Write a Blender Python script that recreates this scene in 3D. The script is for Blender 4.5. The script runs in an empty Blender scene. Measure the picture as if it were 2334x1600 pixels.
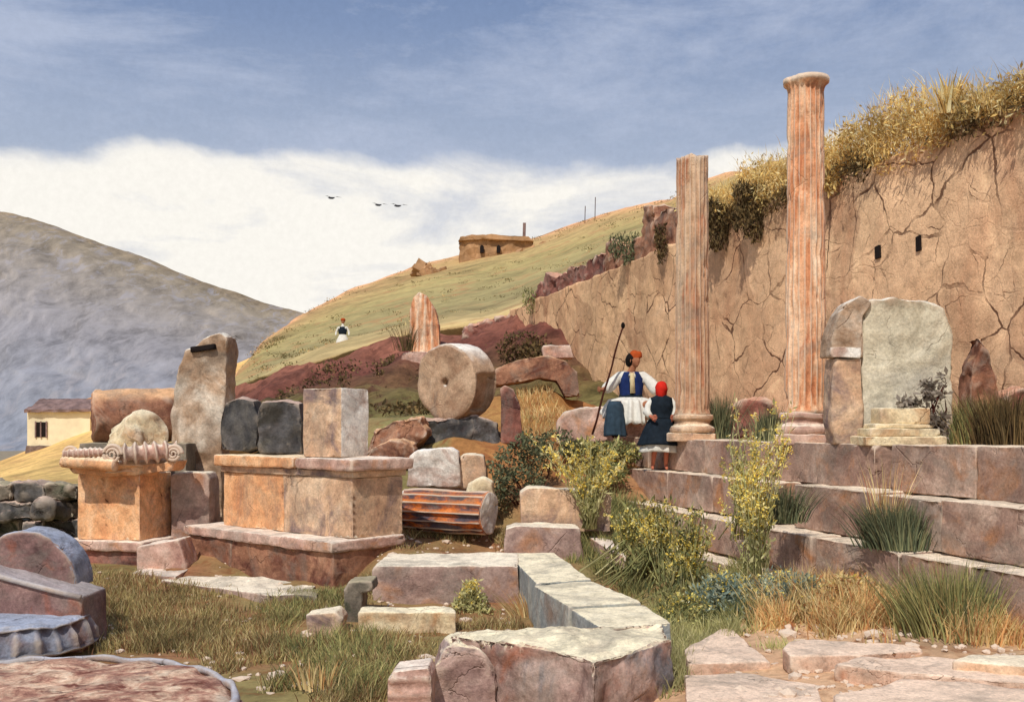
import bpy, bmesh, math, random
from mathutils import Vector, Matrix, noise, Quaternion
random.seed(7)
R = math.radians
scene = bpy.context.scene
COL = scene.collection
F = 2270.0; CX = 1167.0; HY = 972.0; EYE = 1.9
S = 0.29; CS = 6.43; CW = 9.76          # stylobate line x = CS - S*y ; retaining wall x = CW - S*y

def W(px, py, Y): return Vector(((px-CX)/F*Y, Y, EYE-(py-HY)/F*Y))
def WZ(px, py, z):
    Y = (EYE-z)*F/(py-HY)
    return Vector(((px-CX)/F*Y, Y, z))
def lin(c, k=1.0):
    out = []
    for v in c:
        v = v/255.0
        out.append(min(1.0, (v/12.92 if v <= .04045 else ((v+.055)/1.055)**2.4)*k))
    return (out[0], out[1], out[2], 1.0)
def fr(v, s=1.0, o=4, off=0.0):
    return noise.fractal(Vector((v[0]*s+off, v[1]*s-off*.7, v[2]*s+off*1.3)), 1.0, 2.1, o)

# ---------------------------------------------------------------- materials
class NT:
    def __init__(s, name):
        s.m = bpy.data.materials.new(name); s.m.use_nodes = True
        s.t = s.m.node_tree; s.n = s.t.nodes; s.l = s.t.links
        s.b = s.n['Principled BSDF']; s.b.inputs['Roughness'].default_value = .92
        s.b.inputs['Specular IOR Level'].default_value = .15
    def node(s, t, **kw):
        n = s.n.new(t)
        for k, v in kw.items(): setattr(n, k, v)
        return n
    def link(s, a, b): s.l.new(a, b)
    def noise(s, vec, scale, detail=6, rough=.6, dist=0):
        n = s.node('ShaderNodeTexNoise'); n.inputs['Scale'].default_value = scale
        n.inputs['Detail'].default_value = detail; n.inputs['Roughness'].default_value = rough
        n.inputs['Distortion'].default_value = dist
        s.link(vec, n.inputs['Vector']); return n.outputs['Fac']
    def ramp(s, fac, stops, interp='LINEAR'):
        r = s.node('ShaderNodeValToRGB'); cr = r.color_ramp; cr.interpolation = interp
        while len(cr.elements) < len(stops): cr.elements.new(.5)
        for e, (p, c) in zip(cr.elements, stops):
            e.position = p; e.color = c if len(c) == 4 else (*c, 1)
        s.link(fac, r.inputs['Fac']); return r.outputs['Color']
    def mix(s, fac, a, b, mode='MIX'):
        m = s.node('ShaderNodeMix', data_type='RGBA', blend_type=mode)
        if isinstance(fac, (int, float)): m.inputs[0].default_value = fac
        else: s.link(fac, m.inputs[0])
        for v, i in ((a, 6), (b, 7)):
            if isinstance(v, tuple): m.inputs[i].default_value = v
            else: s.link(v, m.inputs[i])
        return m.outputs[2]
    def math(s, op, a, b=None, c=None, clamp=False):
        m = s.node('ShaderNodeMath', operation=op, use_clamp=clamp)
        for v, i in ((a, 0), (b, 1), (c, 2)):
            if v is None: continue
            if isinstance(v, (int, float)): m.inputs[i].default_value = v
            else: s.link(v, m.inputs[i])
        return m.outputs[0]
    def coords(s, scale=(1, 1, 1), seed=True):
        tc = s.node('ShaderNodeTexCoord'); mp = s.node('ShaderNodeMapping')
        mp.inputs['Scale'].default_value = scale
        s.link(tc.outputs['Object'], mp.inputs['Vector'])
        if seed:
            oi = s.node('ShaderNodeObjectInfo')
            k = s.math('MULTIPLY', oi.outputs['Random'], 40.0)
            s.link(k, mp.inputs['Location'])
        return mp.outputs['Vector']
    def bump(s, h, strength=.5, dist=.02):
        b = s.node('ShaderNodeBump'); b.inputs['Strength'].default_value = strength
        b.inputs['Distance'].default_value = dist
        s.link(h, b.inputs['Height']); s.link(b.outputs['Normal'], s.b.inputs['Normal'])

G0 = (0, 0, 0, 1); G1 = (1, 1, 1, 1)
def g(v): return (v, v, v, 1)
def stone(name, cols, top=None, stain=None, scale=1.6, k=.82, streak=False, cracks=.45, bump=.55, edge=.5, stain_t=.55, attr=False, grain=1.0):
    t = NT(name); k *= 1.12; L = [lin(c, k) for c in cols]
    v = t.coords((1, 1, 1)); 
    va = t.coords(streak if isinstance(streak, tuple) else (5, 5, .55)) if streak else v
    n1 = t.noise(va, scale, 7, .68, .6)
    pos = [.34+.32*i/(len(L)-1) for i in range(len(L))]
    c = t.ramp(n1, list(zip(pos, L)))
    if attr:
        at = t.node('ShaderNodeAttribute', attribute_name='Col')
        c = t.mix(1.0, at.outputs['Color'], c, 'MULTIPLY')
    if stain:
        n2 = t.noise(va, scale*1.35, 6, .6, .8)
        m = t.ramp(n2, [(stain_t-.05, G0), (stain_t+.1, G1)])
        c = t.mix(m, c, lin(stain, k))
    if top:  # paler up-facing colour paints sunlit tops over shaded sides
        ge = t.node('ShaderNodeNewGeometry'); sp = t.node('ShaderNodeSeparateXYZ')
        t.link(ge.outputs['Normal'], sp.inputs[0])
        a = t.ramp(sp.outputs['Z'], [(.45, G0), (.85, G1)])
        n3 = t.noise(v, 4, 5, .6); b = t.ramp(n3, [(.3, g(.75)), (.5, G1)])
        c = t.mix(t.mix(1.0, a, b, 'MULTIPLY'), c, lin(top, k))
    n4 = t.noise(v, 7, 8, .72)
    c = t.mix(1.0, c, t.ramp(n4, [(.3, g(.66)), (.46, g(.98)), (.62, g(1.2))]), 'MULTIPLY')
    c = t.mix(t.ramp(t.noise(v, 1.1, 5, .7, 1.2), [(.5, G0), (.62, g(.42))]), c, lin((128, 122, 112), 1.0))
    n5 = t.noise(v, 38, 5, .75)
    c = t.mix(grain, c, t.ramp(n5, [(.33, g(.76)), (.5, g(1.0)), (.66, g(1.18))]), 'MULTIPLY')
    # dark pits and cracks
    w = t.noise(v, 3, 4, .6)
    wm = t.node('ShaderNodeVectorMath', operation='MULTIPLY_ADD')
    t.link(w, wm.inputs[0]); wm.inputs[1].default_value = (.55, .55, .55); t.link(v, wm.inputs[2])
    vo = t.node('ShaderNodeTexVoronoi', feature='DISTANCE_TO_EDGE'); vo.inputs['Scale'].default_value = 1.7
    t.link(wm.outputs[0], vo.inputs['Vector'])
    cr = t.ramp(vo.outputs['Distance'], [(.0, G1), (.016, G0)])
    msk = t.ramp(t.noise(v, 1.4, 3, .5), [(.54, G0), (.66, G1)])
    crk = t.mix(1.0, cr, msk, 'MULTIPLY')
    c = t.mix(t.mix(1.0, crk, g(cracks), 'MULTIPLY'), c, lin((60, 38, 30)))
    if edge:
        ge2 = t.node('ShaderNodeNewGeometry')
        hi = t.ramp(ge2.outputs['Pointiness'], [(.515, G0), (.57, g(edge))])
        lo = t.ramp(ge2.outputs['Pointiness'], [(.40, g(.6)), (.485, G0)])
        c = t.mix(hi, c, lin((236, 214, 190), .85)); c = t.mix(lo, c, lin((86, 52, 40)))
    t.link(c, t.b.inputs['Base Color'])
    h = t.math('ADD', n4, t.math('MULTIPLY', n5, .35)); h = t.math('SUBTRACT', h, t.math('MULTIPLY', crk, 1.2))
    t.bump(h, bump, .035)
    return t.m

def leafmat(name, cols, k=.8, transl=.25):
    t = NT(name); ge = t.node('ShaderNodeNewGeometry')
    L = [lin(c, k) for c in cols]
    c = t.ramp(ge.outputs['Random Per Island'], [(i/max(1, len(L)-1), x) for i, x in enumerate(L)])
    n = t.noise(t.coords(seed=False), 1.7, 4, .6)
    c = t.mix(1.0, c, t.ramp(n, [(.35, g(.6)), (.6, g(1.15))]), 'MULTIPLY')
    t.link(c, t.b.inputs['Base Color'])
    tr = t.node('ShaderNodeBsdfTranslucent'); t.link(c, tr.inputs['Color'])
    mx = t.node('ShaderNodeMixShader'); mx.inputs[0].default_value = transl
    t.link(t.b.outputs[0], mx.inputs[1]); t.link(tr.outputs[0], mx.inputs[2])
    t.link(mx.outputs[0], t.n['Material Output'].inputs['Surface'])
    return t.m
def plain(name, c, k=.85, var=.25, scale=14, rough=.85):
    t = NT(name); n = t.noise(t.coords(), scale, 5, .6)
    c = t.mix(1.0, lin(c, k), t.ramp(n, [(.3, g(1-var)), (.7, g(1+var*.5))]), 'MULTIPLY')
    t.link(c, t.b.inputs['Base Color']); t.b.inputs['Roughness'].default_value = rough
    t.bump(n, .3, .02); return t.m
def attrmat(name, scale=.3, amp=.5, bump=.6, bd=.2, fine=3.0, warm=None, stretch=(1, 1, 1)):
    t = NT(name); at = t.node('ShaderNodeAttribute', attribute_name='Col')
    v = t.coords(stretch, seed=False)
    n = t.noise(v, scale, 9, .7, .5); n2 = t.noise(v, fine, 6, .7)
    c = t.mix(1.0, at.outputs['Color'], t.ramp(n, [(.32, g(1-amp*.8)), (.5, g(1.03)), (.66, g(1+amp*.5))]), 'MULTIPLY')
    c = t.mix(1.0, c, t.ramp(n2, [(.3, g(.72)), (.5, g(1)), (.68, g(1.18))]), 'MULTIPLY')
    if warm:
        n3 = t.noise(v, scale*2.3, 6, .65, 1.0)
        c = t.mix(t.ramp(n3, [(.52, G0), (.66, g(.75))]), c, lin(warm, .8))
    t.link(c, t.b.inputs['Base Color']); t.bump(t.math('ADD', n, t.math('MULTIPLY', n2, .3)), bump, bd)
    return t.m

M = {}
M['mauve'] = stone('mauve_stone', [(132, 106, 98), (170, 142, 130), (204, 178, 162)], top=(250, 236, 210), stain=(180, 132, 100), stain_t=.58, edge=.7)  # dark mauve paints the shaded sides, cream top the sunlit face
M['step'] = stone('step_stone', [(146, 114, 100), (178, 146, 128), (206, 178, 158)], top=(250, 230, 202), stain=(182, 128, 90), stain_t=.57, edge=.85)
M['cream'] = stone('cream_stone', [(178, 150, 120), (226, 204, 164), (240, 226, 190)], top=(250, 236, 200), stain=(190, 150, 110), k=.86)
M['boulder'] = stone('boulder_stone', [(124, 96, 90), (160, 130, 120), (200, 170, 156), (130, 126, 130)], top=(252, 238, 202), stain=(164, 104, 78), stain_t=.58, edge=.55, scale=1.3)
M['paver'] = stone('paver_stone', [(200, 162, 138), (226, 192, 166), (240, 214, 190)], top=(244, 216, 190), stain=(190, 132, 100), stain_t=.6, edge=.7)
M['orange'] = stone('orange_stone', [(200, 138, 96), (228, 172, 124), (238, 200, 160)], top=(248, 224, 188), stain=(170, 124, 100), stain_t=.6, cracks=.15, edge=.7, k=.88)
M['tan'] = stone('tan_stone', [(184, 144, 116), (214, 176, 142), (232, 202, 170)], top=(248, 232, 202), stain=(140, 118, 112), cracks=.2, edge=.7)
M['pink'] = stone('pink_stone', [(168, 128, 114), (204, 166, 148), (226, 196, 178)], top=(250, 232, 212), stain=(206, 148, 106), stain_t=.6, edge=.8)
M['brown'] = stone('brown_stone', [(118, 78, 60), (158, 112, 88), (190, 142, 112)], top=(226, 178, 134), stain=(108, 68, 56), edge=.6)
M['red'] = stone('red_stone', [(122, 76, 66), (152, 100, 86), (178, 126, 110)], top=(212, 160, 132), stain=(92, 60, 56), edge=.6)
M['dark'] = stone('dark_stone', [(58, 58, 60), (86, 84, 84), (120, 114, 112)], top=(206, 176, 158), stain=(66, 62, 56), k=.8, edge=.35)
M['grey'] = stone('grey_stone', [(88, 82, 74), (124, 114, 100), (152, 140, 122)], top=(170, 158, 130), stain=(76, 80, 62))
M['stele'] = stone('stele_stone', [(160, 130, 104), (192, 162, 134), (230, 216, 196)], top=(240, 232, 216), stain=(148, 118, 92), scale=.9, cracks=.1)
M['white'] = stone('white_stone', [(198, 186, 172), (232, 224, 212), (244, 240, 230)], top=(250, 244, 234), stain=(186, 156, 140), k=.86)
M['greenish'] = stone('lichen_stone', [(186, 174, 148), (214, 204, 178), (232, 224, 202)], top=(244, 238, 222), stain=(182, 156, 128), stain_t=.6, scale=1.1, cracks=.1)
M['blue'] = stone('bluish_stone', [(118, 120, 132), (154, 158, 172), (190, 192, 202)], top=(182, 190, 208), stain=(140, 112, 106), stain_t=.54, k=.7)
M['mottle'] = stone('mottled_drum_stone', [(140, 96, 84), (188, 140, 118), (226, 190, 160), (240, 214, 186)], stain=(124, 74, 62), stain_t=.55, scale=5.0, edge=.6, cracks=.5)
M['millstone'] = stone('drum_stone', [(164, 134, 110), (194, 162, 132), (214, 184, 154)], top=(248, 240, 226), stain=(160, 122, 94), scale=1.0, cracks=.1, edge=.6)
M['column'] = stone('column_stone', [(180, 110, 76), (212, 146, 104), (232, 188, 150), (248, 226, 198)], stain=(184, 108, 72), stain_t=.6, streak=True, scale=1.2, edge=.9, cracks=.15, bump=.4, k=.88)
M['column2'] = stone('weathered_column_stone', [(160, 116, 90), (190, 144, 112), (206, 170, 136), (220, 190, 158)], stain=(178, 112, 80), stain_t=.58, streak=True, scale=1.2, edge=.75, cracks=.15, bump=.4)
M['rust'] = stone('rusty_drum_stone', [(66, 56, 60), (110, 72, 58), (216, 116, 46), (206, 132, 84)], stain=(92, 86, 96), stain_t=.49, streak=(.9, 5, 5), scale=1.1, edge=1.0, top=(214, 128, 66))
M['house'] = plain('cream_plaster', (250, 236, 200), var=.22, scale=.6)
M['housestone'] = plain('rough_stonework', (138, 116, 104), var=.5, scale=1.6)
M['tile'] = plain('roof_tiles', (150, 124, 118), var=.5, scale=1.2)
M['ruin'] = plain('ruin_stonework', (196, 152, 110), var=.45, scale=.7)
M['shadow'] = plain('dark_opening', (38, 30, 28), var=.3)
M['skin'] = plain('skin', (184, 124, 92), var=.1)
M['skin2'] = plain('skin_light', (206, 124, 96), var=.1)
M['linen'] = plain('white_linen', (240, 236, 224), var=.18, scale=18)
M['vest'] = plain('blue_cloth', (34, 52, 104), var=.3)
M['navy'] = plain('dark_navy_cloth', (30, 40, 50), var=.4)
M['slate'] = plain('slate_blue_cloth', (58, 76, 90), var=.3)
M['fez'] = plain('rust_felt', (190, 84, 36), var=.25)
M['scarf'] = plain('red_cloth', (226, 48, 34), var=.2)
M['hair'] = plain('black_hair', (26, 20, 18), var=.3)
M['wood'] = plain('dark_wood', (78, 40, 30), var=.3)
M['gaiter'] = plain('brown_cloth', (132, 96, 70), var=.3)
M['buff'] = plain('buff_cloth', (226, 206, 160), var=.2)
M['bird'] = plain('dark_feathers', (58, 58, 66), var=.2)
M['creamtop'] = stone('cream_topped_stone', [(126, 130, 132), (160, 164, 160), (190, 186, 172)], top=(250, 236, 202), stain=(150, 128, 112), stain_t=.6, edge=.6, cracks=.2)  # bluish sides and cream top put shade and sun into the colour
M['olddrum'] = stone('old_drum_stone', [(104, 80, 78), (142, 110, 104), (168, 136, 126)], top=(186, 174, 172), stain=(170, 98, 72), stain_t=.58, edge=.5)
M['grass'] = leafmat('olive_grass', [(112, 102, 66), (146, 132, 84), (176, 156, 100), (108, 102, 72), (202, 180, 122), (216, 198, 146), (156, 112, 78), (134, 96, 70)], k=1.0)
M['grass_green'] = leafmat('green_grass', [(92, 98, 68), (124, 128, 82), (164, 164, 106), (194, 184, 120), (136, 118, 78)], k=1.0)
M['drygrass'] = leafmat('dry_grass', [(206, 146, 92), (234, 198, 136), (244, 224, 166), (184, 116, 76), (220, 200, 138), (166, 148, 94)], k=1.05)
M['yellow'] = leafmat('yellow_flowers', [(240, 208, 84), (246, 230, 140), (226, 190, 66), (250, 242, 200)], k=1.1)
M['stem'] = leafmat('pale_green_stems', [(164, 164, 108), (196, 190, 126), (222, 212, 158), (142, 140, 90)], k=1.0)
M['leaf'] = leafmat('dark_green_leaves', [(74, 80, 64), (98, 106, 80), (126, 132, 98), (158, 156, 114), (88, 80, 62)], k=1.0)
M['leafblue'] = leafmat('grey_green_leaves', [(104, 122, 112), (134, 152, 138), (172, 184, 162), (92, 108, 92), (206, 208, 176)], k=1.0)
M['brush'] = leafmat('golden_brush', [(234, 198, 122), (246, 222, 150), (206, 164, 92), (250, 234, 184), (180, 142, 82), (222, 182, 106)], k=1.1)
M['darkbrush'] = leafmat('dark_brown_brush', [(76, 66, 46), (100, 86, 58), (132, 110, 72), (84, 66, 50), (166, 138, 90)], k=.95)
M['scrub'] = leafmat('hill_scrub', [(140, 130, 84), (118, 108, 70), (156, 146, 96), (102, 92, 62), (166, 140, 94)], k=1.0)
M['deadleaf'] = leafmat('dead_grey_leaves', [(140, 130, 120), (162, 150, 136), (112, 100, 88)], k=1.0)
M['ground'] = attrmat('earth', scale=1.2, amp=.45, bump=.8, bd=.05, fine=14, warm=(150, 92, 58))
M['hill'] = attrmat('hill_turf', scale=.13, amp=.55, bump=.9, bd=.6, fine=1.3, warm=(206, 156, 108))
M['bank'] = attrmat('red_earth_shaded', scale=.7, amp=.75, bump=1.0, bd=.4, fine=3.5, warm=(110, 66, 54))
M['mount'] = attrmat('hazy_mountain_rock', scale=.012, amp=.5, bump=.5, bd=10, fine=.03, stretch=(1, .35, .42), warm=(178, 172, 174))

# ---------------------------------------------------------------- object helpers
def tag(o, label=None, cat=None, group=None, kind=None):
    if label: o['label'] = label
    if cat: o['category'] = cat
    if group: o['group'] = group
    if kind: o['kind'] = kind
    return o
def empty(name, loc, label, cat, group=None):
    o = bpy.data.objects.new(name, None); COL.objects.link(o); o.location = loc
    o.empty_display_size = .1
    return tag(o, label, cat, group)
def wloc(o):
    v = Vector(o.location)
    while o.parent: o = o.parent; v += Vector(o.location)
    return v
def mk(name, bm, mat, parent=None, smooth=True, loc=None):
    """bm is in world coordinates; origin goes to loc / bottom centre."""
    if loc is None:
        vs = [v.co for v in bm.verts]
        loc = Vector((sum(v.x for v in vs)/len(vs), sum(v.y for v in vs)/len(vs), min(v.z for v in vs)))
    loc = Vector(loc)
    bmesh.ops.translate(bm, vec=-loc, verts=bm.verts)
    me = bpy.data.meshes.new(name); bm.to_mesh(me); bm.free()
    me.materials.append(mat)
    if smooth: me.polygons.foreach_set('use_smooth', [True]*len(me.polygons))
    o = bpy.data.objects.new(name, me); COL.objects.link(o)
    if parent is not None: o.parent = parent; o.location = loc - wloc(parent)
    else: o.location = loc
    return o
def mesh_raw(name, verts, faces, mat, parent=None, smooth=False, cols=None, loc=None):
    loc = Vector(loc) if loc is not None else Vector((0, 0, 0))
    me = bpy.data.meshes.new(name); me.from_pydata([(v[0]-loc.x, v[1]-loc.y, v[2]-loc.z) for v in verts], [], faces); me.update()
    me.materials.append(mat)
    if smooth: me.polygons.foreach_set('use_smooth', [True]*len(me.polygons))
    if cols:
        ca = me.color_attributes.new('Col', 'FLOAT_COLOR', 'POINT')
        fl = []
        for c in cols: fl += [c[0], c[1], c[2], 1]
        ca.data.foreach_set('color', fl)
    o = bpy.data.objects.new(name, me); COL.objects.link(o)
    if parent is not None: o.parent = parent; o.location = loc - wloc(parent)
    else: o.location = loc
    return o
def prism_bm(poly, vec, bm=None):
    bm = bm or bmesh.new()
    a = [bm.verts.new(p) for p in poly]; b = [bm.verts.new(Vector(p)+Vector(vec)) for p in poly]
    n = len(a); bm.faces.new(a); bm.faces.new(b[::-1])
    for i in range(n): bm.faces.new((a[i], b[i], b[(i+1) % n], a[(i+1) % n]))
    bmesh.ops.recalc_face_normals(bm, faces=bm.faces)
    return bm
def weather(bm, L=.07, amp=.012, bev=.012, chip=.03, seed=None, fscale=5.0):
    """bevel, densify and wear a stone"""
    off = random.uniform(0, 90) if seed is None else seed
    if bev: bmesh.ops.bevel(bm, geom=list(bm.edges), offset=bev, segments=2, affect='EDGES', profile=.6, clamp_overlap=True)
    bmesh.ops.triangulate(bm, faces=bm.faces)
    for _ in range(7):
        es = [e for e in bm.edges if e.calc_length() > L]
        if not es or len(bm.verts) > 14000: break
        bmesh.ops.subdivide_edges(bm, edges=es, cuts=1)
        bmesh.ops.triangulate(bm, faces=[f for f in bm.faces if len(f.verts) > 3])
    bm.normal_update()
    mv = []
    for v in bm.verts:
        n1 = fr(v.co, fscale, 4, off); n2 = fr(v.co, 1.7, 2, off+9)
        # vertices whose surrounding faces disagree are on an arris: chip them inward
        fs = v.link_faces; d = 1.0
        if len(fs) > 1:
            for f in fs: d = min(d, f.normal.dot(v.normal))
        c = max(0, 1-d)*3
        ch = -chip*min(1, c)*max(0, fr(v.co, 6, 3, off+30)+.25)
        mv.append(v.normal*(n1*amp+n2*amp*1.3+ch))
    for v, m in zip(bm.verts, mv): v.co += m
    return bm
def box_poly(c, sx, sy, z0, yaw=0):
    ca, sa = math.cos(yaw), math.sin(yaw)
    return [Vector((c[0]+x*ca-y*sa, c[1]+x*sa+y*ca, z0)) for x, y in ((-sx/2, -sy/2), (sx/2, -sy/2), (sx/2, sy/2), (-sx/2, sy/2))]
def block(name, c, sx, sy, z0, z1, mat, yaw=0, parent=None, label=None, cat='stone block', group=None, **kw):
    bm = prism_bm(box_poly(c, sx, sy, z0, yaw), (0, 0, z1-z0)); weather(bm, **kw)
    o = mk(name, bm, mat, parent)
    if label: tag(o, label, cat, group)
    return o
def slab_top(name, pts, z, h, mat, parent=None, label=None, cat='stone slab', group=None, **kw):
    """flat slab whose top outline is pts (px,py) on height z (or (px,py,z))"""
    P = [WZ(p[0], p[1], p[2] if len(p) > 2 else z) for p in pts]
    bm = bmesh.new(); a = [bm.verts.new(p) for p in P]; b = [bm.verts.new((p.x, p.y, p.z-h)) for p in P]
    n = len(a); bm.faces.new(a); bm.faces.new(b[::-1])
    for i in range(n): bm.faces.new((a[i], b[i], b[(i+1) % n], a[(i+1) % n]))
    bmesh.ops.recalc_face_normals(bm, faces=bm.faces)
    weather(bm, **kw); o = mk(name, bm, mat, parent)
    if label: tag(o, label, cat, group)
    return o
def slab_up(name, pts, Y, thick, mat, parent=None, label=None, cat='stone block', group=None, k=0, px0=0, fn=None, **kw):
    """upright slab: front outline pts in a vertical plane at depth Y, extruded backwards"""
    P = [W(p[0], p[1], Y+k*(p[0]-px0)) for p in pts]
    d = Vector((-k*F/Y, 1, 0)).normalized()*thick if k else Vector((0, thick, 0))
    bm = prism_bm(P, d); weather(bm, **kw)
    if fn:
        for v in bm.verts: fn(v)
    o = mk(name, bm, mat, parent)
    if label: tag(o, label, cat, group)
    return o
def lathe_bm(prof, mtx, seg=64, flutes=0, depth=0, frange=(0, 1e9), rings=1, arc=(0, 2*math.pi), wob=0, off=0):
    """prof list of (r, h) along local z ; capped."""
    pr = []
    for i in range(len(prof)-1):
        for j in range(rings):
            t = j/rings; pr.append((prof[i][0]*(1-t)+prof[i+1][0]*t, prof[i][1]*(1-t)+prof[i+1][1]*t))
    pr.append(prof[-1])
    bm = bmesh.new(); rows = []
    for r, h in pr:
        row = []
        for s in range(seg):
            a = arc[0]+(arc[1]-arc[0])*s/seg; rr = r
            if flutes and frange[0] <= h <= frange[1]: rr = r-depth*abs(math.sin(flutes*a/2))**.8
            p = Vector((rr*math.cos(a), rr*math.sin(a), h))
            if wob:
                q = fr(p, 3.5, 4, off)*wob; p.x *= 1+q; p.y *= 1+q; p.z += q*.5
            row.append(bm.verts.new(mtx @ p))
        rows.append(row)
    for i in range(len(rows)-1):
        for s in range(seg):
            q = (s+1) % seg; bm.faces.new((rows[i][s], rows[i][q], rows[i+1][q], rows[i+1][s]))
    if pr[0][0] > 1e-4: bm.faces.new(rows[0][::-1])
    if pr[-1][0] > 1e-4: bm.faces.new(rows[-1])
    return bm
def axis_m(loc, zdir):
    q = Vector(zdir).normalized().to_track_quat('Z', 'Y')
    return Matrix.Translation(loc) @ q.to_matrix().to_4x4()
def tube_bm(pts, rad, seg=8, bm=None):
    bm = bm or bmesh.new(); rows = []
    for i, p in enumerate(pts):
        p = Vector(p); a = Vector(pts[max(0, i-1)]); b = Vector(pts[min(len(pts)-1, i+1)])
        d = (b-a).normalized(); q = d.to_track_quat('Z', 'Y'); r = rad[i] if isinstance(rad, (list, tuple)) else rad
        rows.append([bm.verts.new(p+q @ Vector((r*math.cos(2*math.pi*s/seg), r*math.sin(2*math.pi*s/seg), 0))) for s in range(seg)])
    for i in range(len(rows)-1):
        for s in range(seg):
            q = (s+1) % seg; bm.faces.new((rows[i][s], rows[i][q], rows[i+1][q], rows[i+1][s]))
    bm.faces.new(rows[0][::-1]); bm.faces.new(rows[-1]); return bm

# ---------------------------------------------------------------- vegetation helpers
class Veg:
    def __init__(s): s.v = []; s.f = []
    def blade(s, b, h, lean, w, curve=.5, seg=3):
        b = Vector(b); lean = Vector((lean[0], lean[1], 0)); side = Vector((random.uniform(-1, 1), random.uniform(-.5, .5), 0))
        if side.length < .1: side = Vector((1, 0, 0))
        side.normalize(); i0 = len(s.v)
        for i in range(seg):
            t = i/seg; c = b+Vector((0, 0, h*t))+lean*h*(t*(1-curve)+t*t*curve); ww = w*(1-t*.75)
            s.v += [c-side*ww/2, c+side*ww/2]
        s.v.append(b+Vector((0, 0, h))+lean*h)
        for i in range(seg-1): k = i0+2*i; s.f.append((k, k+1, k+3, k+2))
        k = i0+2*(seg-1); s.f.append((k, k+1, k+2))
    def leaf(s, p, size, dir=None, asp=.45):
        d = Vector(dir) if dir is not None else Vector([random.gauss(0, 1) for _ in range(3)])
        d = d+Vector([random.gauss(0, .35) for _ in range(3)])*max(.3, d.length)
        d.normalize(); u = d.cross(Vector([random.gauss(0, 1) for _ in range(3)])).normalized()*size*asp/2
        p = Vector(p); i = len(s.v); s.v += [p, p+d*size*.5+u, p+d*size, p+d*size*.5-u]; s.f.append((i, i+1, i+2, i+3))
    def cloud(s, c, r, n, size, dir=None, hole=.0, off=0):
        c = Vector(c)
        for _ in range(n):
            d = Vector([random.gauss(0, 1) for _ in range(3)]).normalized()*random.random()**.4
            p = c+Vector((d.x*r[0], d.y*r[1], d.z*r[2]))
            if fr(p, 2.2, 2, off) < hole-.35: continue
            s.leaf(p, size*random.uniform(.6, 1.4), dir)
    def obj(s, name, mat, parent=None, loc=None):
        if loc is None and s.v:
            n = len(s.v); loc = Vector((sum(v[0] for v in s.v)/n, sum(v[1] for v in s.v)/n, min(v[2] for v in s.v)))
        return mesh_raw(name, s.v, s.f, mat, parent, False, None, loc)
def vary(a, b): return random.uniform(a, b)

# ---------------------------------------------------------------- terrain
CP = [(-3, 3, -.02), (3, 3, 0), (0, 6, 0), (-3, 7, 0), (-6, 7, -.1), (-2, 9, 0), (0, 9, 0), (2.0, 7.4, .22), (1.3, 7.6, .1), (2.6, 6.2, .25), (3.4, 6.9, .32), (2.9, 7.9, .38), (2.3, 9, .34), (3.2, 7.4, .38), (2.2, 5.6, .22), (3.6, 5.4, .26), (5, 4, .2),
      (-4, 10, 0), (-6, 10.5, -.05), (-2.2, 10.4, 0), (-.8, 10.6, .05), (.4, 10, .05), (1.2, 9, .12),
      (-5, 12.4, .1), (-3.2, 11.8, .05), (-2, 11.2, .05), (-1.15, 11.7, .42), (-1.5, 11.2, .25), (-.4, 12.3, .3), (.6, 12, .3), (1.6, 11, .22), (2.2, 10, .34), (2, 12.6, .3), (1.4, 13.2, .45),
      (-1, 13.3, .46), (-.2, 13.6, .5), (.5, 13.6, .55), (.1, 14.6, .95), (.9, 14.6, 1.0), (1.2, 15.4, 1.35), (.4, 15.6, 1.45),
      (-1.3, 15.2, 1.25), (-1, 16, 1.7), (-.3, 16.4, 1.75), (-2.2, 15.8, 1.2), (.6, 17, 1.75), (1.4, 17.3, 1.72), (1.4, 19, 1.75),
      (-3.2, 15.6, .8), (-4.5, 15, .4), (-6, 14.4, .1), (-8, 16, -.1), (-3, 14, .4), (-1.8, 13.6, .5),
      (-2, 20, 2.1), (0.0, 19.3, 2.5), (.7, 19.2, 2.6), (1.3, 19.2, 2.5), (.6, 18.3, 2.1), (-4, 21, 1.5), (-7, 22, .2), (-11, 22, -1.2), (-12, 14, -.8), (1, 24, 2.0), (2, 30, 1.8), (-1, 26, 2.3), (-5, 27, 1.6), (-9, 28, -.6), (-14, 30, -2),
      (4, 12, .6), (5, 10, .8), (6, 8, .8), (3.5, 14.5, .9), (4, 20, 1), (7, 14, 1), (3, 24, 1.3)]
def gh(x, y, nz=True):
    s = w = 0
    for cx, cy, cz in CP:
        d = ((x-cx)**2+(y-cy)**2)+.05; q = 1/d**2; s += q*cz; w += q
    z = s/w
    if nz: z += fr((x, y, 0), .9, 4, 3)*.05+fr((x, y, 0), 4, 3, 8)*.018
    return z
def gcol(x, y):
    n = fr((x, y, 0), .8, 4, 12)
    olive = Vector(lin((138, 124, 80))[:3]); brown = Vector(lin((160, 112, 80))[:3]); sand = Vector(lin((226, 186, 148))[:3]); green = Vector(lin((132, 130, 82))[:3])
    c = olive.lerp(brown, min(1, max(0, .4+n*1.2)))
    if x > .9 and y < 8.6: c = c.lerp(sand, .75)
    if y > 15 and x > -1: c = c.lerp(Vector(lin((176, 120, 66))[:3]), .6)
    if y > 14 and x < -1: c = c.lerp(green, .5)
    return c
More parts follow.
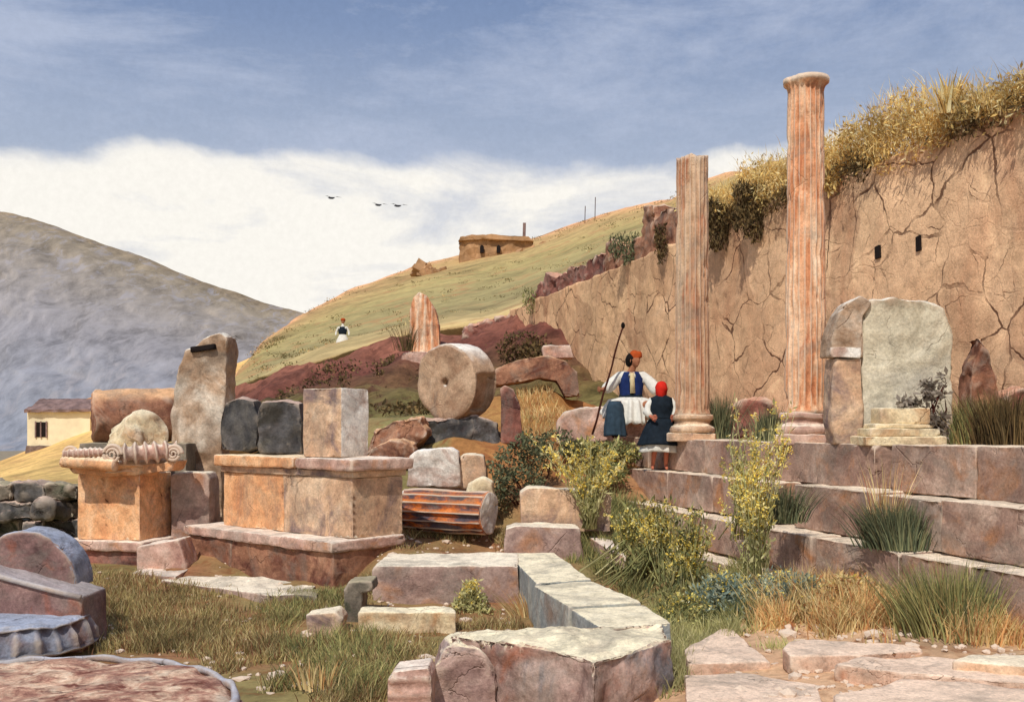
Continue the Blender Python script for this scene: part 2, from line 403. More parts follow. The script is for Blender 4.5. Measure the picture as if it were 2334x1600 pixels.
def grid_obj(name, xs, ys, hf, cf, mat, **tags):
    vs = []; fs = []; cs = []
    for y in ys:
        for x in xs: vs.append((x, y, hf(x, y))); cs.append(cf(x, y))
    n = len(xs)
    for j in range(len(ys)-1):
        for i in range(n-1): k = j*n+i; fs.append((k, k+1, k+n+1, k+n))
    o = mesh_raw(name, vs, fs, mat, None, True, cs); tag(o, **tags); return o
xs = [-16+.11*i for i in range(int(27/.11))]; ys = []; y = 2.0
while y < 33: ys.append(y); y += .035+.0075*y
grid_obj('ground', xs, ys, gh, gcol, M['ground'], kind='structure')

def loft(name, rows, mat, sub=8, cols=None, nscale=.1, namp=.3, label=None, cat=None, px_dense=6, zstretch=1, fn=None):
    """rows: list of lists (px,py,Y) same length; cols per row"""
    def dens(row):
        out = []
        for i in range(len(row)-1):
            for j in range(px_dense):
                t = j/px_dense; out.append(tuple(row[i][k]*(1-t)+row[i+1][k]*t for k in range(3)))
        out.append(row[-1]); return out
    D = [[W(*p) for p in dens(r)] for r in rows]; n = len(D[0]); vs = []; cs = []; fs = []
    for i in range(len(D)-1):
        for j in range(sub):
            t = j/sub
            for k in range(n):
                vs.append(D[i][k].lerp(D[i+1][k], t)); cs.append(Vector(cols[i]).lerp(Vector(cols[i+1]), t))
    vs += D[-1]; cs += [Vector(cols[-1])]*n
    out = []
    for v in vs:
        q = fr(v, nscale, 6, 5)*namp
        v = Vector((v.x, v.y, v.z+q))
        if fn: v = fn(v)
        out.append(v)
    m = len(out)//n
    for j in range(m-1):
        for i in range(n-1): k = j*n+i; fs.append((k, k+1, k+n+1, k+n))
    o = mesh_raw(name, out, fs, mat, None, True, cs); tag(o, label, cat, kind='structure'); return o
c3 = lambda c, k=.95: lin(c, k)[:3]
PX = [380, 450, 530, 600, 690, 800, 950, 1100, 1190, 1300, 1400, 1530, 1620, 1780, 2000]
brow_y = [896, 892, 886, 862, 832, 800, 762, 738, 712, 668, 625, 575, 548, 480, 380]
brow_Y = [42, 40, 38, 37, 36, 36, 36, 36, 35, 29, 25.5, 22.3, 20.5, 17.9, 15]
crest_y = [900, 890, 862, 778, 716, 660, 606, 566, 550, 512, 480, 452, 405, 365, 330]
crest_Y = [44, 46, 60, 80, 100, 115, 125, 130, 130, 130, 125, 110, 80, 55, 40]
bank_top = list(zip(PX, brow_y, brow_Y)); crest = list(zip(PX, crest_y, crest_Y))
mid1 = [(p, b*.72+c*.28, B+(C-B)*.28) for p, b, c, B, C in zip(PX, brow_y, crest_y, brow_Y, crest_Y)]
mid2 = [(p, b*.35+c*.65-4, B+(C-B)*.62) for p, b, c, B, C in zip(PX, brow_y, crest_y, brow_Y, crest_Y)]
mid3 = [(p, b*.08+c*.92-2, B+(C-B)*.88) for p, b, c, B, C in zip(PX, brow_y, crest_y, brow_Y, crest_Y)]
behind = [(p, c+60, C*1.5) for p, c, C in zip(PX, crest_y, crest_Y)]
loft('hill', [[(p, b+40, B+.6) for p, b, B in zip(PX, brow_y, brow_Y)], bank_top, mid1, mid2, mid3, crest, behind], M['hill'], sub=10,
     cols=[c3((150, 110, 80)), c3((214, 186, 130)), c3((164, 150, 104)), c3((182, 164, 108)), c3((204, 168, 114)), c3((240, 180, 132)), c3((206, 150, 100))], nscale=.12, namp=.35, px_dense=10)  # orange crest row paints the sunlit ridge edge into the turf
HR = [bank_top, mid1, mid2, mid3, crest]
def hill_pt(u, t):
    i = min(len(PX)-2, int(u)); fu = u-i; a = []
    for r in HR: a.append(W(*r[i]).lerp(W(*r[i+1]), fu))
    t *= 4; k = min(3, int(t)); p = a[k].lerp(a[k+1], t-k); p.z += fr(p, .12, 6, 5)*.35; return p
# red earth bank below the brow; shade painted in as dark maroon
PB = [380, 450, 530, 600, 690, 800, 930, 1060, 1150, 1230]
bt = [(380, 897, 41), (450, 893, 39.5), (530, 887, 37.6), (600, 864, 36.7), (690, 834, 35.7), (800, 802, 35.7), (930, 768, 35.6), (1060, 745, 35.6), (1150, 727, 34.8), (1230, 702, 32.6)]
bt.append((1300, 676, 30))
bmid = [(p, y+52+8*math.sin(p*.05), Y-3.5) for p, y, Y in bt[:-1]]+[(1350, 790, 28)]
bl = [(p, 930, 25) for p in PB]+[(1420, 900, 25)]; bf = [(p, 985, 19) for p in PB]+[(1420, 1000, 19)]
loft('red_bank', [bf, bl, bmid, bt], M['bank'], sub=12, px_dense=14,
     cols=[c3((120, 112, 70)), c3((130, 118, 72)), c3((128, 78, 66)), c3((160, 104, 84))], nscale=.55, namp=.38)
# left spur, orange
sp = [(170, 935, 124), (190, 910, 122), (240, 903, 121), (300, 899, 120), (400, 893, 112), (500, 890, 100), (600, 880, 90)]
loft('orange_spur', [[(p, 1050, Y*.93) for p, y, Y in sp], [(p, y+14, Y*.97) for p, y, Y in sp], sp, [(p, y+40, Y*1.3) for p, y, Y in sp]], M['hill'],
     cols=[c3((150, 120, 80)), c3((206, 140, 86)), c3((226, 160, 98)), c3((190, 130, 80))], nscale=.1, namp=.5)
# field falling away on the left
fp = [-700, -400, -150, 0, 100, 200, 330, 480, 600]
loft('field', [[(p, 1330, 15) for p in fp], [(p, 1140-.12*max(p, 0), 34) for p in fp], [(p, 1096-.1*max(p, 0), 70) for p in fp],
               [(p, 1052-.42*max(p, 0) if p > 0 else 1052-.25*p, 112) for p in fp], [(p, 1080-.2*max(p, 0), 190) for p in fp]], M['hill'],
     cols=[c3((96, 92, 60)), c3((150, 130, 80)), c3((226, 190, 120)), c3((238, 190, 118)), c3((180, 140, 100))], nscale=.08, namp=.5)
# far mountain; aerial haze is mixed into its bluish colours
mp_ = [-900, -500, -250, 0, 100, 250, 400, 500, 600, 690, 800, 1000, 1300]
my = [380, 400, 430, 482, 508, 560, 618, 655, 692, 716, 745, 800, 860]
def mfn(v):
    w_ = fr(v, .003, 3, 1)*.5
    q = 1-abs(fr((v.x*.0045+v.z*.0022+w_, v.y*.0012, v.z*.0012), 1, 6, 2))*1.5; q2 = noise.turbulence(Vector((v.x*.016+v.z*.008, v.y*.003, v.z*.006)), 5, False)
    return Vector((v.x, v.y-q*60-q2*12, v.z+fr(v, .006, 4, 2)*7))
loft('mountain', [[(p, 1130, 1500) for p in mp_], [(p, 1000, 1850) for p in mp_], [(p, (1000+y)/2, 2300) for p, y in zip(mp_, my)], [(p, y+22, 2950) for p, y in zip(mp_, my)],
                  [(p, y, 3100) for p, y in zip(mp_, my)], [(p, y+60, 3900) for p, y in zip(mp_, my)]], M['mount'], sub=38, px_dense=34,
     cols=[c3((146, 150, 160)), c3((142, 146, 156)), c3((150, 146, 148)), c3((152, 138, 118)), c3((146, 128, 104)), c3((130, 116, 110))], fn=mfn, namp=0)
# valley floor out to the horizon
vs = [(-9000, -3000, -40), (9000, -3000, -40), (9000, 12000, -40), (-9000, 12000, -40)]
tag(mesh_raw('valley_floor', vs, [(0, 1, 2, 3)], M['hill'], None, False, [c3((150, 140, 120))]*4), kind='structure')

# ---------------------------------------------------------------- terrace, steps
def Yat(c, px): return c/((px-CX)/F+S)
def ln(c, Y): return Vector((c-S*Y, Y, 0))
NRM = Vector((1, S, 0)).normalized()
vs = []; fs = []; cs = []
Ysr = [4+.25*i for i in range(116)]
for Y in Ysr:
    for j in range(22):
        p = ln(CS+.45+(CW-.0-CS-.45)*j/21, Y); vs.append((p.x, p.y, 1.69+fr(p, 1.5, 4, 4)*.04+(.25*(j/21)**3))); cs.append(Vector(c3((156, 108, 80))).lerp(Vector(c3((120, 96, 64))), min(1, max(0, .5+fr(p, .8, 3, 2)))))
for j in range(len(Ysr)-1):
    for i in range(21): k = j*22+i; fs.append((k, k+1, k+23, k+22))
tag(mesh_raw('terrace_floor', vs, fs, M['ground'], None, True, cs), kind='structure')

plat = empty('stepped_platform', ln(CS, 10), 'long stepped stone platform of mauve blocks below the two standing columns', 'stepped platform')
def course(c, z0, z1, spans, mat=M['step'], depth=.62):
    for a, b in spans:
        Ya, Yb = Yat(c, a), Yat(c, b); p = ln(c+vary(-.015, .015), Ya); q = ln(c+vary(-.015, .015), Yb)
        d = (q-p).normalized()*.008; p = p+d; q = q-d; zz = z1+vary(-.012, .006)
        poly = [Vector((v.x, v.y, z0)) for v in (p, q, q+NRM*depth, p+NRM*depth)]
        bm = prism_bm(poly, (0, 0, zz-z0)); weather(bm, L=.075, amp=.011, bev=.012, chip=.055)
        mk('step_block', bm, mat, plat)
course(CS, 1.28, 1.73, [(1375, 1480), (1480, 1608), (1608, 1752), (1752, 1992), (2030, 2222), (2222, 2420), (2420, 2800), (2800, 3400), (3400, 4400)])
course(CS-.32, .83, 1.275, [(1425, 1522), (1522, 1625), (1625, 1768), (1808, 1995), (1995, 2145), (2145, 2345), (2345, 2700), (2700, 3300), (3300, 4300)])
course(CS-.66, .43, .825, [(1388, 1500), (1500, 1600), (1600, 1716), (1716, 1852), (1862, 2050), (2050, 2210), (2210, 2400), (2400, 2750), (2750, 3400), (3400, 4400)])
course(CS-.98, .02, .40, [(1470, 1650), (1650, 1880)])

# ---------------------------------------------------------------- retaining wall
WT = 5.85
def build_wall():
    holes = [(W(2003, 575, 1), .06, .10), (W(2096, 555, 1), .05, .11)]
    hp = []
    for d, hw, hh in holes:
        Y = CW/(d.x+S); hp.append((Y, EYE+(d.z-EYE)*Y, hw, hh))
    vs = []; fs = []; cs = []
    Ys = []; Y = 4.0
    while Y < 34: Ys.append(Y); Y += .028+.0016*Y
    nz = 86
    base = [(222, 176, 140), (206, 158, 122), (234, 194, 154), (214, 172, 142), (196, 152, 122)]
    for Y in Ys:
        for k in range(nz+1):
            z = 1.5+(WT-1.5)*k/nz
            p = Vector((CW-S*Y, Y, z)); q = Vector((Y*.95+fr((0, Y, z), .7, 3, 1)*.6, z*1.15+fr((0, Y, z), .7, 3, 6)*.5, 0))
            ds, ps = noise.voronoi(q, distance_metric='DISTANCE', exponent=2.5)
            e = ds[1]-ds[0]; cell = noise.cell(ps[0]*7.3)
            gr = max(0, 1-e/.03)
            ms = min(1, max(0, (fr((3, Y, z), .9, 2, 44)+.02)*4))
            dd = (cell-.5)*.010+fr((0, Y, z), 1.3, 5, 7)*.028
            jit = 0
            dark = 1
            for hY, hz, hw, hh in hp:
                if abs(Y-hY) < hw and abs(z-hz) < hh: pass
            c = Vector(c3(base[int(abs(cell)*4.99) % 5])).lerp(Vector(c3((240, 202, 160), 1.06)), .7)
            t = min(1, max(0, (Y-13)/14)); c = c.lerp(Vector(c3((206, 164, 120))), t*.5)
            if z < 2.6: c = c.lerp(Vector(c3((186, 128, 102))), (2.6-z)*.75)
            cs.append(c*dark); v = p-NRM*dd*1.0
            zz = z + (0 if k < nz else fr((0, Y, 0), .7, 3, 3)*.12)
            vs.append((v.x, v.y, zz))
    n = nz+1
    for j in range(len(Ys)-1):
        for i in range(nz): k = j*n+i; fs.append((k, k+n, k+n+1, k+1))
    # top thickness
    b0 = len(vs)
    for Y in Ys:
        p = Vector((CW-S*Y, Y, WT))+NRM*.9; vs.append((p.x, p.y, WT+fr((0, Y, 0), .7, 3, 3)*.12)); cs.append(Vector(c3((170, 130, 90))))
    for j in range(len(Ys)-1): fs.append((j*n+nz, (j+1)*n+nz, b0+j+1, b0+j))
    j = len(Ys)-1   # far end cap
    b1 = len(vs); p = Vector((CW-S*Ys[-1], Ys[-1], 1.2))+NRM*.9; vs.append(tuple(p)); cs.append(Vector(c3((120, 80, 60)))); fs.append((j*n, b1, b0+j, j*n+nz))
    t = M['wall']
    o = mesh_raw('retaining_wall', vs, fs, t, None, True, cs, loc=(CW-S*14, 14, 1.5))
    tag(o, 'tall ochre polygonal masonry wall behind the two standing columns, with irregular joints and two small dark slots', 'retaining wall')
    for d, hw, hh in holes:
        Y = CW/(d.x+S); z = EYE+(d.z-EYE)*Y; p = ln(CW, Y); dd_ = Vector((-S, 1, 0)).normalized(); sk = vary(-.02, .02)
        P = [p+dd_*a*hw+Vector((0, 0, z+b*hh))+NRM*(-.028-fr((0, Y, z), 1.3, 5, 7)*.028) for a, b in ((-1, -.9), (.8, -1), (1, .85), (-.75, 1))]
        bm = prism_bm(P, NRM*.12); mk('dark_slot', bm, M['shadow'], o, False)
t = NT('wall_stone'); at = t.node('ShaderNodeAttribute', attribute_name='Col'); v = t.coords(seed=False); vz = t.coords((1, 1, .35), seed=False)
n = t.noise(vz, .8, 8, .65, .6); n2 = t.noise(v, 5, 8, .7); n3 = t.noise(v, 36, 5, .7)
c = t.mix(1.0, at.outputs['Color'], t.ramp(n, [(.3, g(.78)), (.48, g(1.0)), (.66, g(1.15))]), 'MULTIPLY')
c = t.mix(t.ramp(t.noise(vz, 1.1, 6, .6, 1), [(.52, G0), (.68, g(.4))]), c, lin((196, 134, 98), .95))
c = t.mix(t.ramp(t.noise(v, .9, 6, .6, 1), [(.56, G0), (.68, g(.55))]), c, lin((232, 196, 158), .85))
c = t.mix(1.0, c, t.ramp(n2, [(.3, g(.7)), (.46, g(.96)), (.64, g(1.12))]), 'MULTIPLY')
c = t.mix(1.0, c, t.ramp(n3, [(.34, g(.8)), (.5, g(1)), (.66, g(1.14))]), 'MULTIPLY')
fl = t.coords((0, 1, 1), seed=False)
wm = t.node('ShaderNodeVectorMath', operation='MULTIPLY_ADD'); wn = t.node('ShaderNodeTexNoise'); wn.inputs['Scale'].default_value = 1.1; wn.inputs['Detail'].default_value = 5
t.link(fl, wn.inputs['Vector']); t.link(wn.outputs['Color'], wm.inputs[0]); wm.inputs[1].default_value = (0, .75, .75); t.link(fl, wm.inputs[2])
crk = None
for sc_, wd, mlo, ms_ in ((1.0, .017, .45, .9), (2.2, .016, .53, 1.7)):
    vo = t.node('ShaderNodeTexVoronoi', feature='DISTANCE_TO_EDGE'); vo.inputs['Scale'].default_value = sc_; vo.inputs['Randomness'].default_value = 1
    t.link(wm.outputs[0], vo.inputs['Vector'])
    th = t.math('MULTIPLY', t.noise(fl, 3.1, 4, .6), wd*2)
    q = t.math('SUBTRACT', 1.0, t.math('DIVIDE', vo.outputs['Distance'], th), clamp=True)
    q = t.math('MULTIPLY', t.math('MULTIPLY', q, 2.2, clamp=True), t.ramp(t.noise(fl, ms_, 4, .6), [(mlo, g(.14)), (mlo+.12, G1)]))
    crk = q if crk is None else t.math('MAXIMUM', crk, q)
vc = t.node('ShaderNodeTexVoronoi', feature='F1'); vc.inputs['Scale'].default_value = 1.05; t.link(wm.outputs[0], vc.inputs['Vector'])
sc3 = t.node('ShaderNodeSeparateColor'); t.link(vc.outputs['Color'], sc3.inputs[0])
c = t.mix(1.0, c, t.ramp(sc3.outputs[0], [(0, (.80, .74, .72, 1)), (.5, (1, .98, .96, 1)), (1, (1.13, 1.12, 1.1, 1))]), 'MULTIPLY')
c = t.mix(t.math('MULTIPLY', crk, .85), c, lin((84, 48, 34)))
t.link(c, t.b.inputs['Base Color']); t.bump(t.math('SUBTRACT', t.math('ADD', n2, t.math('MULTIPLY', n3, .3)), t.math('MULTIPLY', crk, 1.0)), .55, .04); M['wall'] = t.m
build_wall()
# earth held up behind the wall
vs = []; fs = []; cs = []
for i in range(60):
    Y = 3+.53*i
    for j, (o_, zz) in enumerate(((.6, WT-.1), (1.2, WT+.05), (3, WT+.35), (7, WT+.6), (16, WT+.2))):
        p = ln(CW, Y)+NRM*o_; vs.append((p.x, p.y, zz)); cs.append(Vector(c3((190, 160, 96))))
for i in range(59):
    for j in range(4): k = i*5+j; fs.append((k, k+1, k+6, k+5))
tag(mesh_raw('upper_ground', vs, fs, M['hill'], None, True, cs), kind='structure')

# upper ruined wall stubs on top of the far part of the retaining wall
def stub(px0, px1, ytop, dy, mat, label, h0=0, jag=14, n=5):
    Y0 = CW/((px0-CX)/F+S); Y1 = CW/((px1-CX)/F+S)
    pts = []
    for i in range(n+1):
        px = px0+(px1-px0)*i/n; pts.append((px, ytop+(dy*i/n)+random.uniform(-jag, jag)*.6))
    top = [(a, b, CW/((a-CX)/F+S)) for a, b in pts]
    P = [W(*p) for p in top]+[Vector((W(top[-1][0], 0, top[-1][2]).x, top[-1][2], WT-.15)), Vector((W(top[0][0], 0, top[0][2]).x, top[0][2], WT-.15))]
    P = [p+NRM*.25 for p in P]
    bm = prism_bm(P, NRM*.55); weather(bm, L=.16, amp=.07, bev=.03, chip=.08)
    return tag(mk('ruined_wall', bm, mat), label, 'ruined wall')
def parapet(top, mat, label, thick=.6, amp=.07):
    P = [W(a, b, CW/((a-CX)/F+S)+.1) for a, b in top]
    Pb = []
    for q in (top[-1], top[0]):
        Yq = CW/((q[0]-CX)/F+S)+.1; w_ = W(q[0], 0, Yq); Pb.append(Vector((w_.x, w_.y, WT-.3)))
    bm = prism_bm([p+NRM*.05 for p in P+Pb], NRM*thick); weather(bm, L=.14, amp=amp, bev=.03, chip=.1)
    return tag(mk('ruined_wall', bm, mat), label, 'ruined wall')
parapet([(1190, 716), (1196, 690), (1215, 662), (1234, 636), (1240, 622), (1262, 634), (1288, 622), (1294, 606), (1330, 604), (1350, 580), (1372, 578)], M['red'], 'low crumbling red brown wall end stepping up above the dark bank')
parapet([(1372, 600), (1376, 556), (1392, 546), (1410, 560), (1430, 560), (1456, 536), (1462, 470), (1482, 466), (1486, 520), (1500, 478), (1532, 470), (1560, 500), (1575, 540)], M['brown'], 'ragged brown parapet with a tall narrow stub left of the shorter column')
slab_up('ruined_wall', [(1050, 775), (1062, 748), (1090, 738), (1110, 728), (1128, 734), (1150, 718), (1192, 712), (1196, 775)], 34.2, .8, M['red'], label='dark red broken wall piece on the bank joining the tall wall', cat='ruined wall', L=.16, amp=.12, bev=.04, chip=.15)

# ---------------------------------------------------------------- columns
def column(px, Y, r0, r1, ztop, mat, label, flare, rb, hb):
    X = (px-CX)/F*Y; zb = 1.705; root = empty('column', (X, Y, zb), label, 'column')
    m = Matrix.Translation((X, Y, 0)); H = ztop-zb-hb; z0 = zb+hb
    prof = [(r0*1.14, z0), (r0*1.05, z0+.04), (r0, z0+.1)]
    N = 44
    for i in range(1, N+1):
        tt = i/N; prof.append((r0+(r1-r0)*(tt**1.3), z0+.1+(H-.1-(.16 if flare else 0))*tt))
    if flare: prof += [(r1*1.03, ztop-.12), (r1*1.14, ztop-.07), (r1*1.28, ztop-.05), (r1*1.3, ztop), (r1*.4, ztop+.005)]
    else: prof += [(r1*.97, ztop+.01), (r1*.45, ztop+.012)]
    bm = lathe_bm(prof, m, 160, 20, r0*.085, (z0+.08, ztop-(.1 if flare else .03)))
    off = px
    for v in bm.verts:
        q = Vector((v.co.x-X, v.co.y-Y, 0))
        if q.length > .01:
            k = fr(v.co, 3, 4, off)*.012-max(0, fr(v.co, 5, 3, off+20)-.25)*.06
            v.co += q.normalized()*k
        if not flare and v.co.z > ztop-.1: v.co.z += fr(v.co*1.0, 6, 3, 1)*.07
    mk('shaft', bm, mat, root)
    b = [(rb*.86, zb+hb), (rb*.9, zb+hb*.93), (rb*.9, zb+hb*.84), (rb*.8, zb+hb*.78), (rb*.78, zb+hb*.66), (rb*.86, zb+hb*.58), (rb*.93, zb+hb*.56), (rb*1.0, zb+hb*.46), (rb*1.0, zb+hb*.38), (rb*.94, zb+hb*.3)]
    bb = lathe_bm(b[::-1], m, 72, rings=3, wob=.05, off=off)
    mk('base', bb, M['pink'] if flare else M['tan'], root)
    pl = prism_bm(box_poly((X, Y), rb*2.08, rb*2.0, zb-.01, R(-14)), (0, 0, hb*.32)); weather(pl, L=.06, amp=.012, chip=.05)
    mk('plinth', pl, M['pink'] if flare else M['tan'], root)
    return root
column(1836, 11.5, .232, .2, 5.9, M['column'], 'taller fluted reddish column with flared rim at its top', True, .325, .35)
column(1578, 14.1, .24, .222, 5.69, M['column2'], 'shorter fluted column with a broken flat top and no rim', False, .32, .35)

# ---------------------------------------------------------------- pale stele group on terrace
YS = 10.45
st = empty('stone_stele', W(2060, 1012, YS+.2), 'broad pale rounded stele with darker left side standing right of the taller column', 'stele')
slab_up('slab', [(1966, 1012), (1964, 850), (1966, 720), (1985, 684), (2035, 676), (2110, 684), (2150, 705), (2170, 748), (2174, 860), (2172, 1014)], YS, .38, M['greenish'], st, L=.06, amp=.02, bev=.03, chip=.06)
sd = st
slab_up('upper_part', [(1893, 812), (1896, 770), (1912, 715), (1930, 690), (1962, 674), (1990, 690), (1968, 722), (1966, 815)], YS-.06, .36, M['stele'], sd, L=.05, amp=.015, bev=.02)
slab_up('pale_band', [(1892, 814), (1894, 790), (1964, 790), (1962, 816)], YS-.09, .05, M['white'], sd, L=.05, amp=.006, bev=.008)
slab_up('lower_part', [(1906, 1013), (1896, 960), (1896, 880), (1904, 817), (1964, 817), (1968, 940), (1966, 1013)], YS-.06, .3, M['tan'], sd, L=.05, amp=.015, bev=.02)
bs = empty('stepped_plinth', W(2050, 1014, YS-.35), 'low stepped cream plinth standing in front of the pale stele', 'plinth')
for (a, b, y0, y1, dd) in ((1962, 2146, 1016, 994, .46), (1974, 2132, 994, 976, .4), (1984, 2118, 976, 966, .34), (1996, 2108, 966, 930, .28)):
    Yb = YS-.1-dd/2-.12; x0 = W(a, y0, Yb); x1 = W(b, y1, Yb)
    z0, z1 = x0.z, x1.z-.002
    bm = prism_bm(box_poly(((x0.x+x1.x)/2, YS-.35), x1.x-x0.x, dd, z0), (0, 0, z1-z0)); weather(bm, L=.05, amp=.008, bev=.012, chip=.03)
    mk('plinth_step', bm, M['cream'], bs)

# ---------------------------------------------------------------- altar with cornice (right of leaning stele)
AL = Vector((-3.82, 13.2, 0)); AC = Vector((-1.84, 11.5, 0)); AD = (AC-AL).normalized(); AN = Vector((-AD.y, AD.x, 0))
if AN.y < 0: AN = -AN
LA = (AC-AL).length; YAW = math.atan2(AD.y, AD.x)
def abox(name, s0, s1, t0, t1, z0, z1, mat, parent, **kw):
    c = AL+AD*(s0+s1)/2+AN*(t0+t1)/2
    bm = prism_bm(box_poly(c, s1-s0, t1-t0, z0, YAW), (0, 0, z1-z0)); weather(bm, **kw); return mk(name, bm, mat, parent)
al = empty('altar', AL+AD*LA/2+AN*.4+Vector((0, 0, .6)), 'long orange stone altar with a projecting cornice, carrying the dark blocks and the pale cube', 'altar')
abox('front_block', 0, LA*.5-.004, .0, .79, .6, 1.30, M['orange'], al, L=.07, amp=.008, chip=.03)
abox('front_block', LA*.5+.004, LA, 0.0, .79, .6, 1.30, M['tan'], al, L=.07, amp=.008, chip=.03)
abox('frieze', -.03, LA+.03, -.03, .82, 1.305, 1.385, M['tan'], al, L=.07, amp=.006, bev=.015)
abox('cornice', -.1, LA*.62, -.1, .89, 1.388, 1.53, M['orange'], al, L=.06, amp=.01, bev=.03, chip=.05)
abox('cornice', LA*.62+.006, LA+.1, -.1, .89, 1.388, 1.525, M['pink'], al, L=.06, amp=.01, bev=.03, chip=.05)
ab = empty('altar_plinth', AL+AD*LA/2+Vector((0, 0, .05)), 'wide moulded step slab that carries the long orange altar', 'stone plinth')
abox('top_slab', -.42, LA+.06, -.36, .8, .47, .6, M['pink'], ab, L=.07, amp=.012, bev=.03, chip=.08)
abox('base_block', -.36, .62, -.3, .9, .02, .465, M['brown'], ab, L=.08, amp=.02, chip=.06)
abox('base_block', .63, LA+.02, -.3, .9, .02, .465, M['brown'], ab, L=.08, amp=.02, chip=.06)
# things on the altar
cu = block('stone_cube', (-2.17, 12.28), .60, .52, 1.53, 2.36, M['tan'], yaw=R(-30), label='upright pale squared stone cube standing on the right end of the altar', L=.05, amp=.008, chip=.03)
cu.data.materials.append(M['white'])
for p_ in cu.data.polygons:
    if p_.normal.dot(Vector((math.cos(R(-30)), math.sin(R(-30)), 0))) > .6: p_.material_index = 1  # white right face paints a sunlit side into the stone colour
slab_up('dark_block', [(502, 1028), (500, 950), (512, 915), (540, 905), (578, 912), (588, 950), (586, 1020), (560, 1030)], 13.2, .42, M['dark'], fscale=3, label='dark faceted boulder at the left end of the altar top', cat='stone block', L=.06, amp=.035, bev=.02, chip=.08)
slab_up('dark_block', [(590, 1031), (588, 940), (600, 918), (640, 912), (682, 918), (688, 960), (687, 1032)], 12.85, .42, M['dark'], label='dark squarish block between the faceted boulder and the pale cube', cat='stone block', L=.06, amp=.03, bev=.015, chip=.08)

# ---------------------------------------------------------------- left pedestal with capital
P0 = Vector((-4.86, 13.0, 0)); pd = Vector((math.cos(R(-15)), math.sin(R(-15)), 0)); pn = Vector((-pd.y, pd.x, 0))
pe = empty('pedestal', P0-pd*.48+pn*.35+Vector((0, 0, .41)), 'square orange stone pedestal under the carved capital', 'pedestal')
c = P0-pd*.475+pn*.35
bm = prism_bm(box_poly(c, .95, .7, .41, R(-15)), (0, 0, .87)); weather(bm, L=.06, amp=.008, chip=.025); mk('shaft_block', bm, M['orange'], pe)
c = P0-pd*.5+pn*.33
bm = prism_bm(box_poly(c, 1.28, .98, .28, R(-15)), (0, 0, .128)); weather(bm, L=.06, amp=.01, bev=.03, chip=.05); mk('base_moulding', bm, M['pink'], pe)
bm = prism_bm(box_poly(c, 1.12, .84, .0, R(-15)), (0, 0, .278)); weather(bm, L=.07, amp=.02, chip=.04); mk('base_block', bm, M['red'], pe)
slab_up('stone_block', [(312, 1320), (312, 1246), (405, 1232), (425, 1290), (420, 1320)], 12.35, .5, M['pink'], label='pinkish low block on the ground right of the pedestal foot', L=.06, amp=.02)
slab_up('stone_block', [(390, 1250), (388, 1082), (410, 1076), (468, 1077), (477, 1092), (477, 1250)], 13.5, .5, M['mauve'], label='whitish mauve upright block right of the orange pedestal', L=.06, amp=.012, bev=.03)
# capital
cap = empty('carved_capital', W(275, 1078, 13.1), 'carved volute capital with ringed roll lying on the orange pedestal', 'capital')
cY = 13.05
ech = bmesh.new()
m = Matrix.Translation(W(272, 1080, cY+.25)) @ Matrix.Rotation(R(-15), 4, 'Z') @ Matrix.Diagonal((1.0, .62, 1, 1))
bm = lathe_bm([(.46, .0), (.54, .02), (.60, .05), (.56, .08), (.6, .11), (.66, .14), (.6, .2), (.5, .23)], m, 72, rings=3, wob=.1, off=5); mk('echinus', bm, M['orange'], cap)
def roll(p, q, r, nr, amp, mat, name):
    p = Vector(p); q = Vector(q); Ln = (q-p).length; prof = []
    N = 80
    for i in range(N+1):
        tt = i/N; prof.append((r*(1-.25*abs(2*tt-1)**3)+amp*abs(math.cos(tt*math.pi*nr))**5, Ln*tt))
    bm = lathe_bm(prof, axis_m(p, q-p), 32, wob=.05); return mk(name, bm, mat, cap)
roll(W(262, 1036, cY-.25), W(402, 1026, cY-.02), .095, 6, .055, M['pink'], 'ringed_roll')
roll(W(150, 1034, cY-.2), W(240, 1030, cY-.28), .055, 8, .016, M['pink'], 'egg_moulding')
roll(W(146, 1052, cY-.18), W(262, 1060, cY-.34), .075, 1, .02, M['orange'], 'lower_moulding')
def spiral(px, py, Y, r, mat):
    cc = W(px, py, Y); pts = []
    for i in range(70):
        a = i*.24; rr = r*(1-i/78); pts.append(cc+Vector((rr*math.cos(a), -.03*(i/70), rr*math.sin(a))))
    mk('volute', tube_bm(pts, [.028*(1-i/110) for i in range(70)], 8), mat, cap)
spiral(256, 1036, cY-.33, .125, M['pink']); spiral(396, 1034, cY-.12, .11, M['pink']); spiral(160, 1036, cY-.2, .1, M['orange'])
slab_up('abacus', [(165, 1080), (150, 1060), (200, 1048), (260, 1056), (330, 1056), (400, 1050), (392, 1074), (330, 1080), (250, 1086)], cY-.1, .5, M['orange'], cap, L=.05, amp=.015, bev=.02)
# stones behind capital
block('stone_block', (-5.35, 14.5), 1.5, .9, -.1, 1.66, M['grey'], label='grey supporting block hidden behind the pedestal under the brown drum', L=.12, amp=.02)
bm = lathe_bm([(.02, 0), (.22, .0), (.39, .01), (.41, .03), (.42, .2), (.41, .9), (.39, 1.2), (.2, 1.22)], axis_m(W(212, 952, 14.6)+Vector((0, 0, -.02)), (1, .35, .06)), 48, rings=5, wob=.1, off=2)
tag(mk('column_drum', bm, M['brown']), 'big brown weathered column drum lying on its side behind the capital', 'column drum')
bm = lathe_bm([(.05, 0), (.3, 0), (.33, .03), (.33, .5), (.25, .52)], axis_m(W(338, 980, 13.75), (-.62, .5, -.35)), 40, 16, .03, (.02, .5), rings=4, wob=.15, off=11)
tag(mk('column_fragment', bm, M['cream']), 'cream broken column end tilted up beside the big brown drum', 'column fragment')

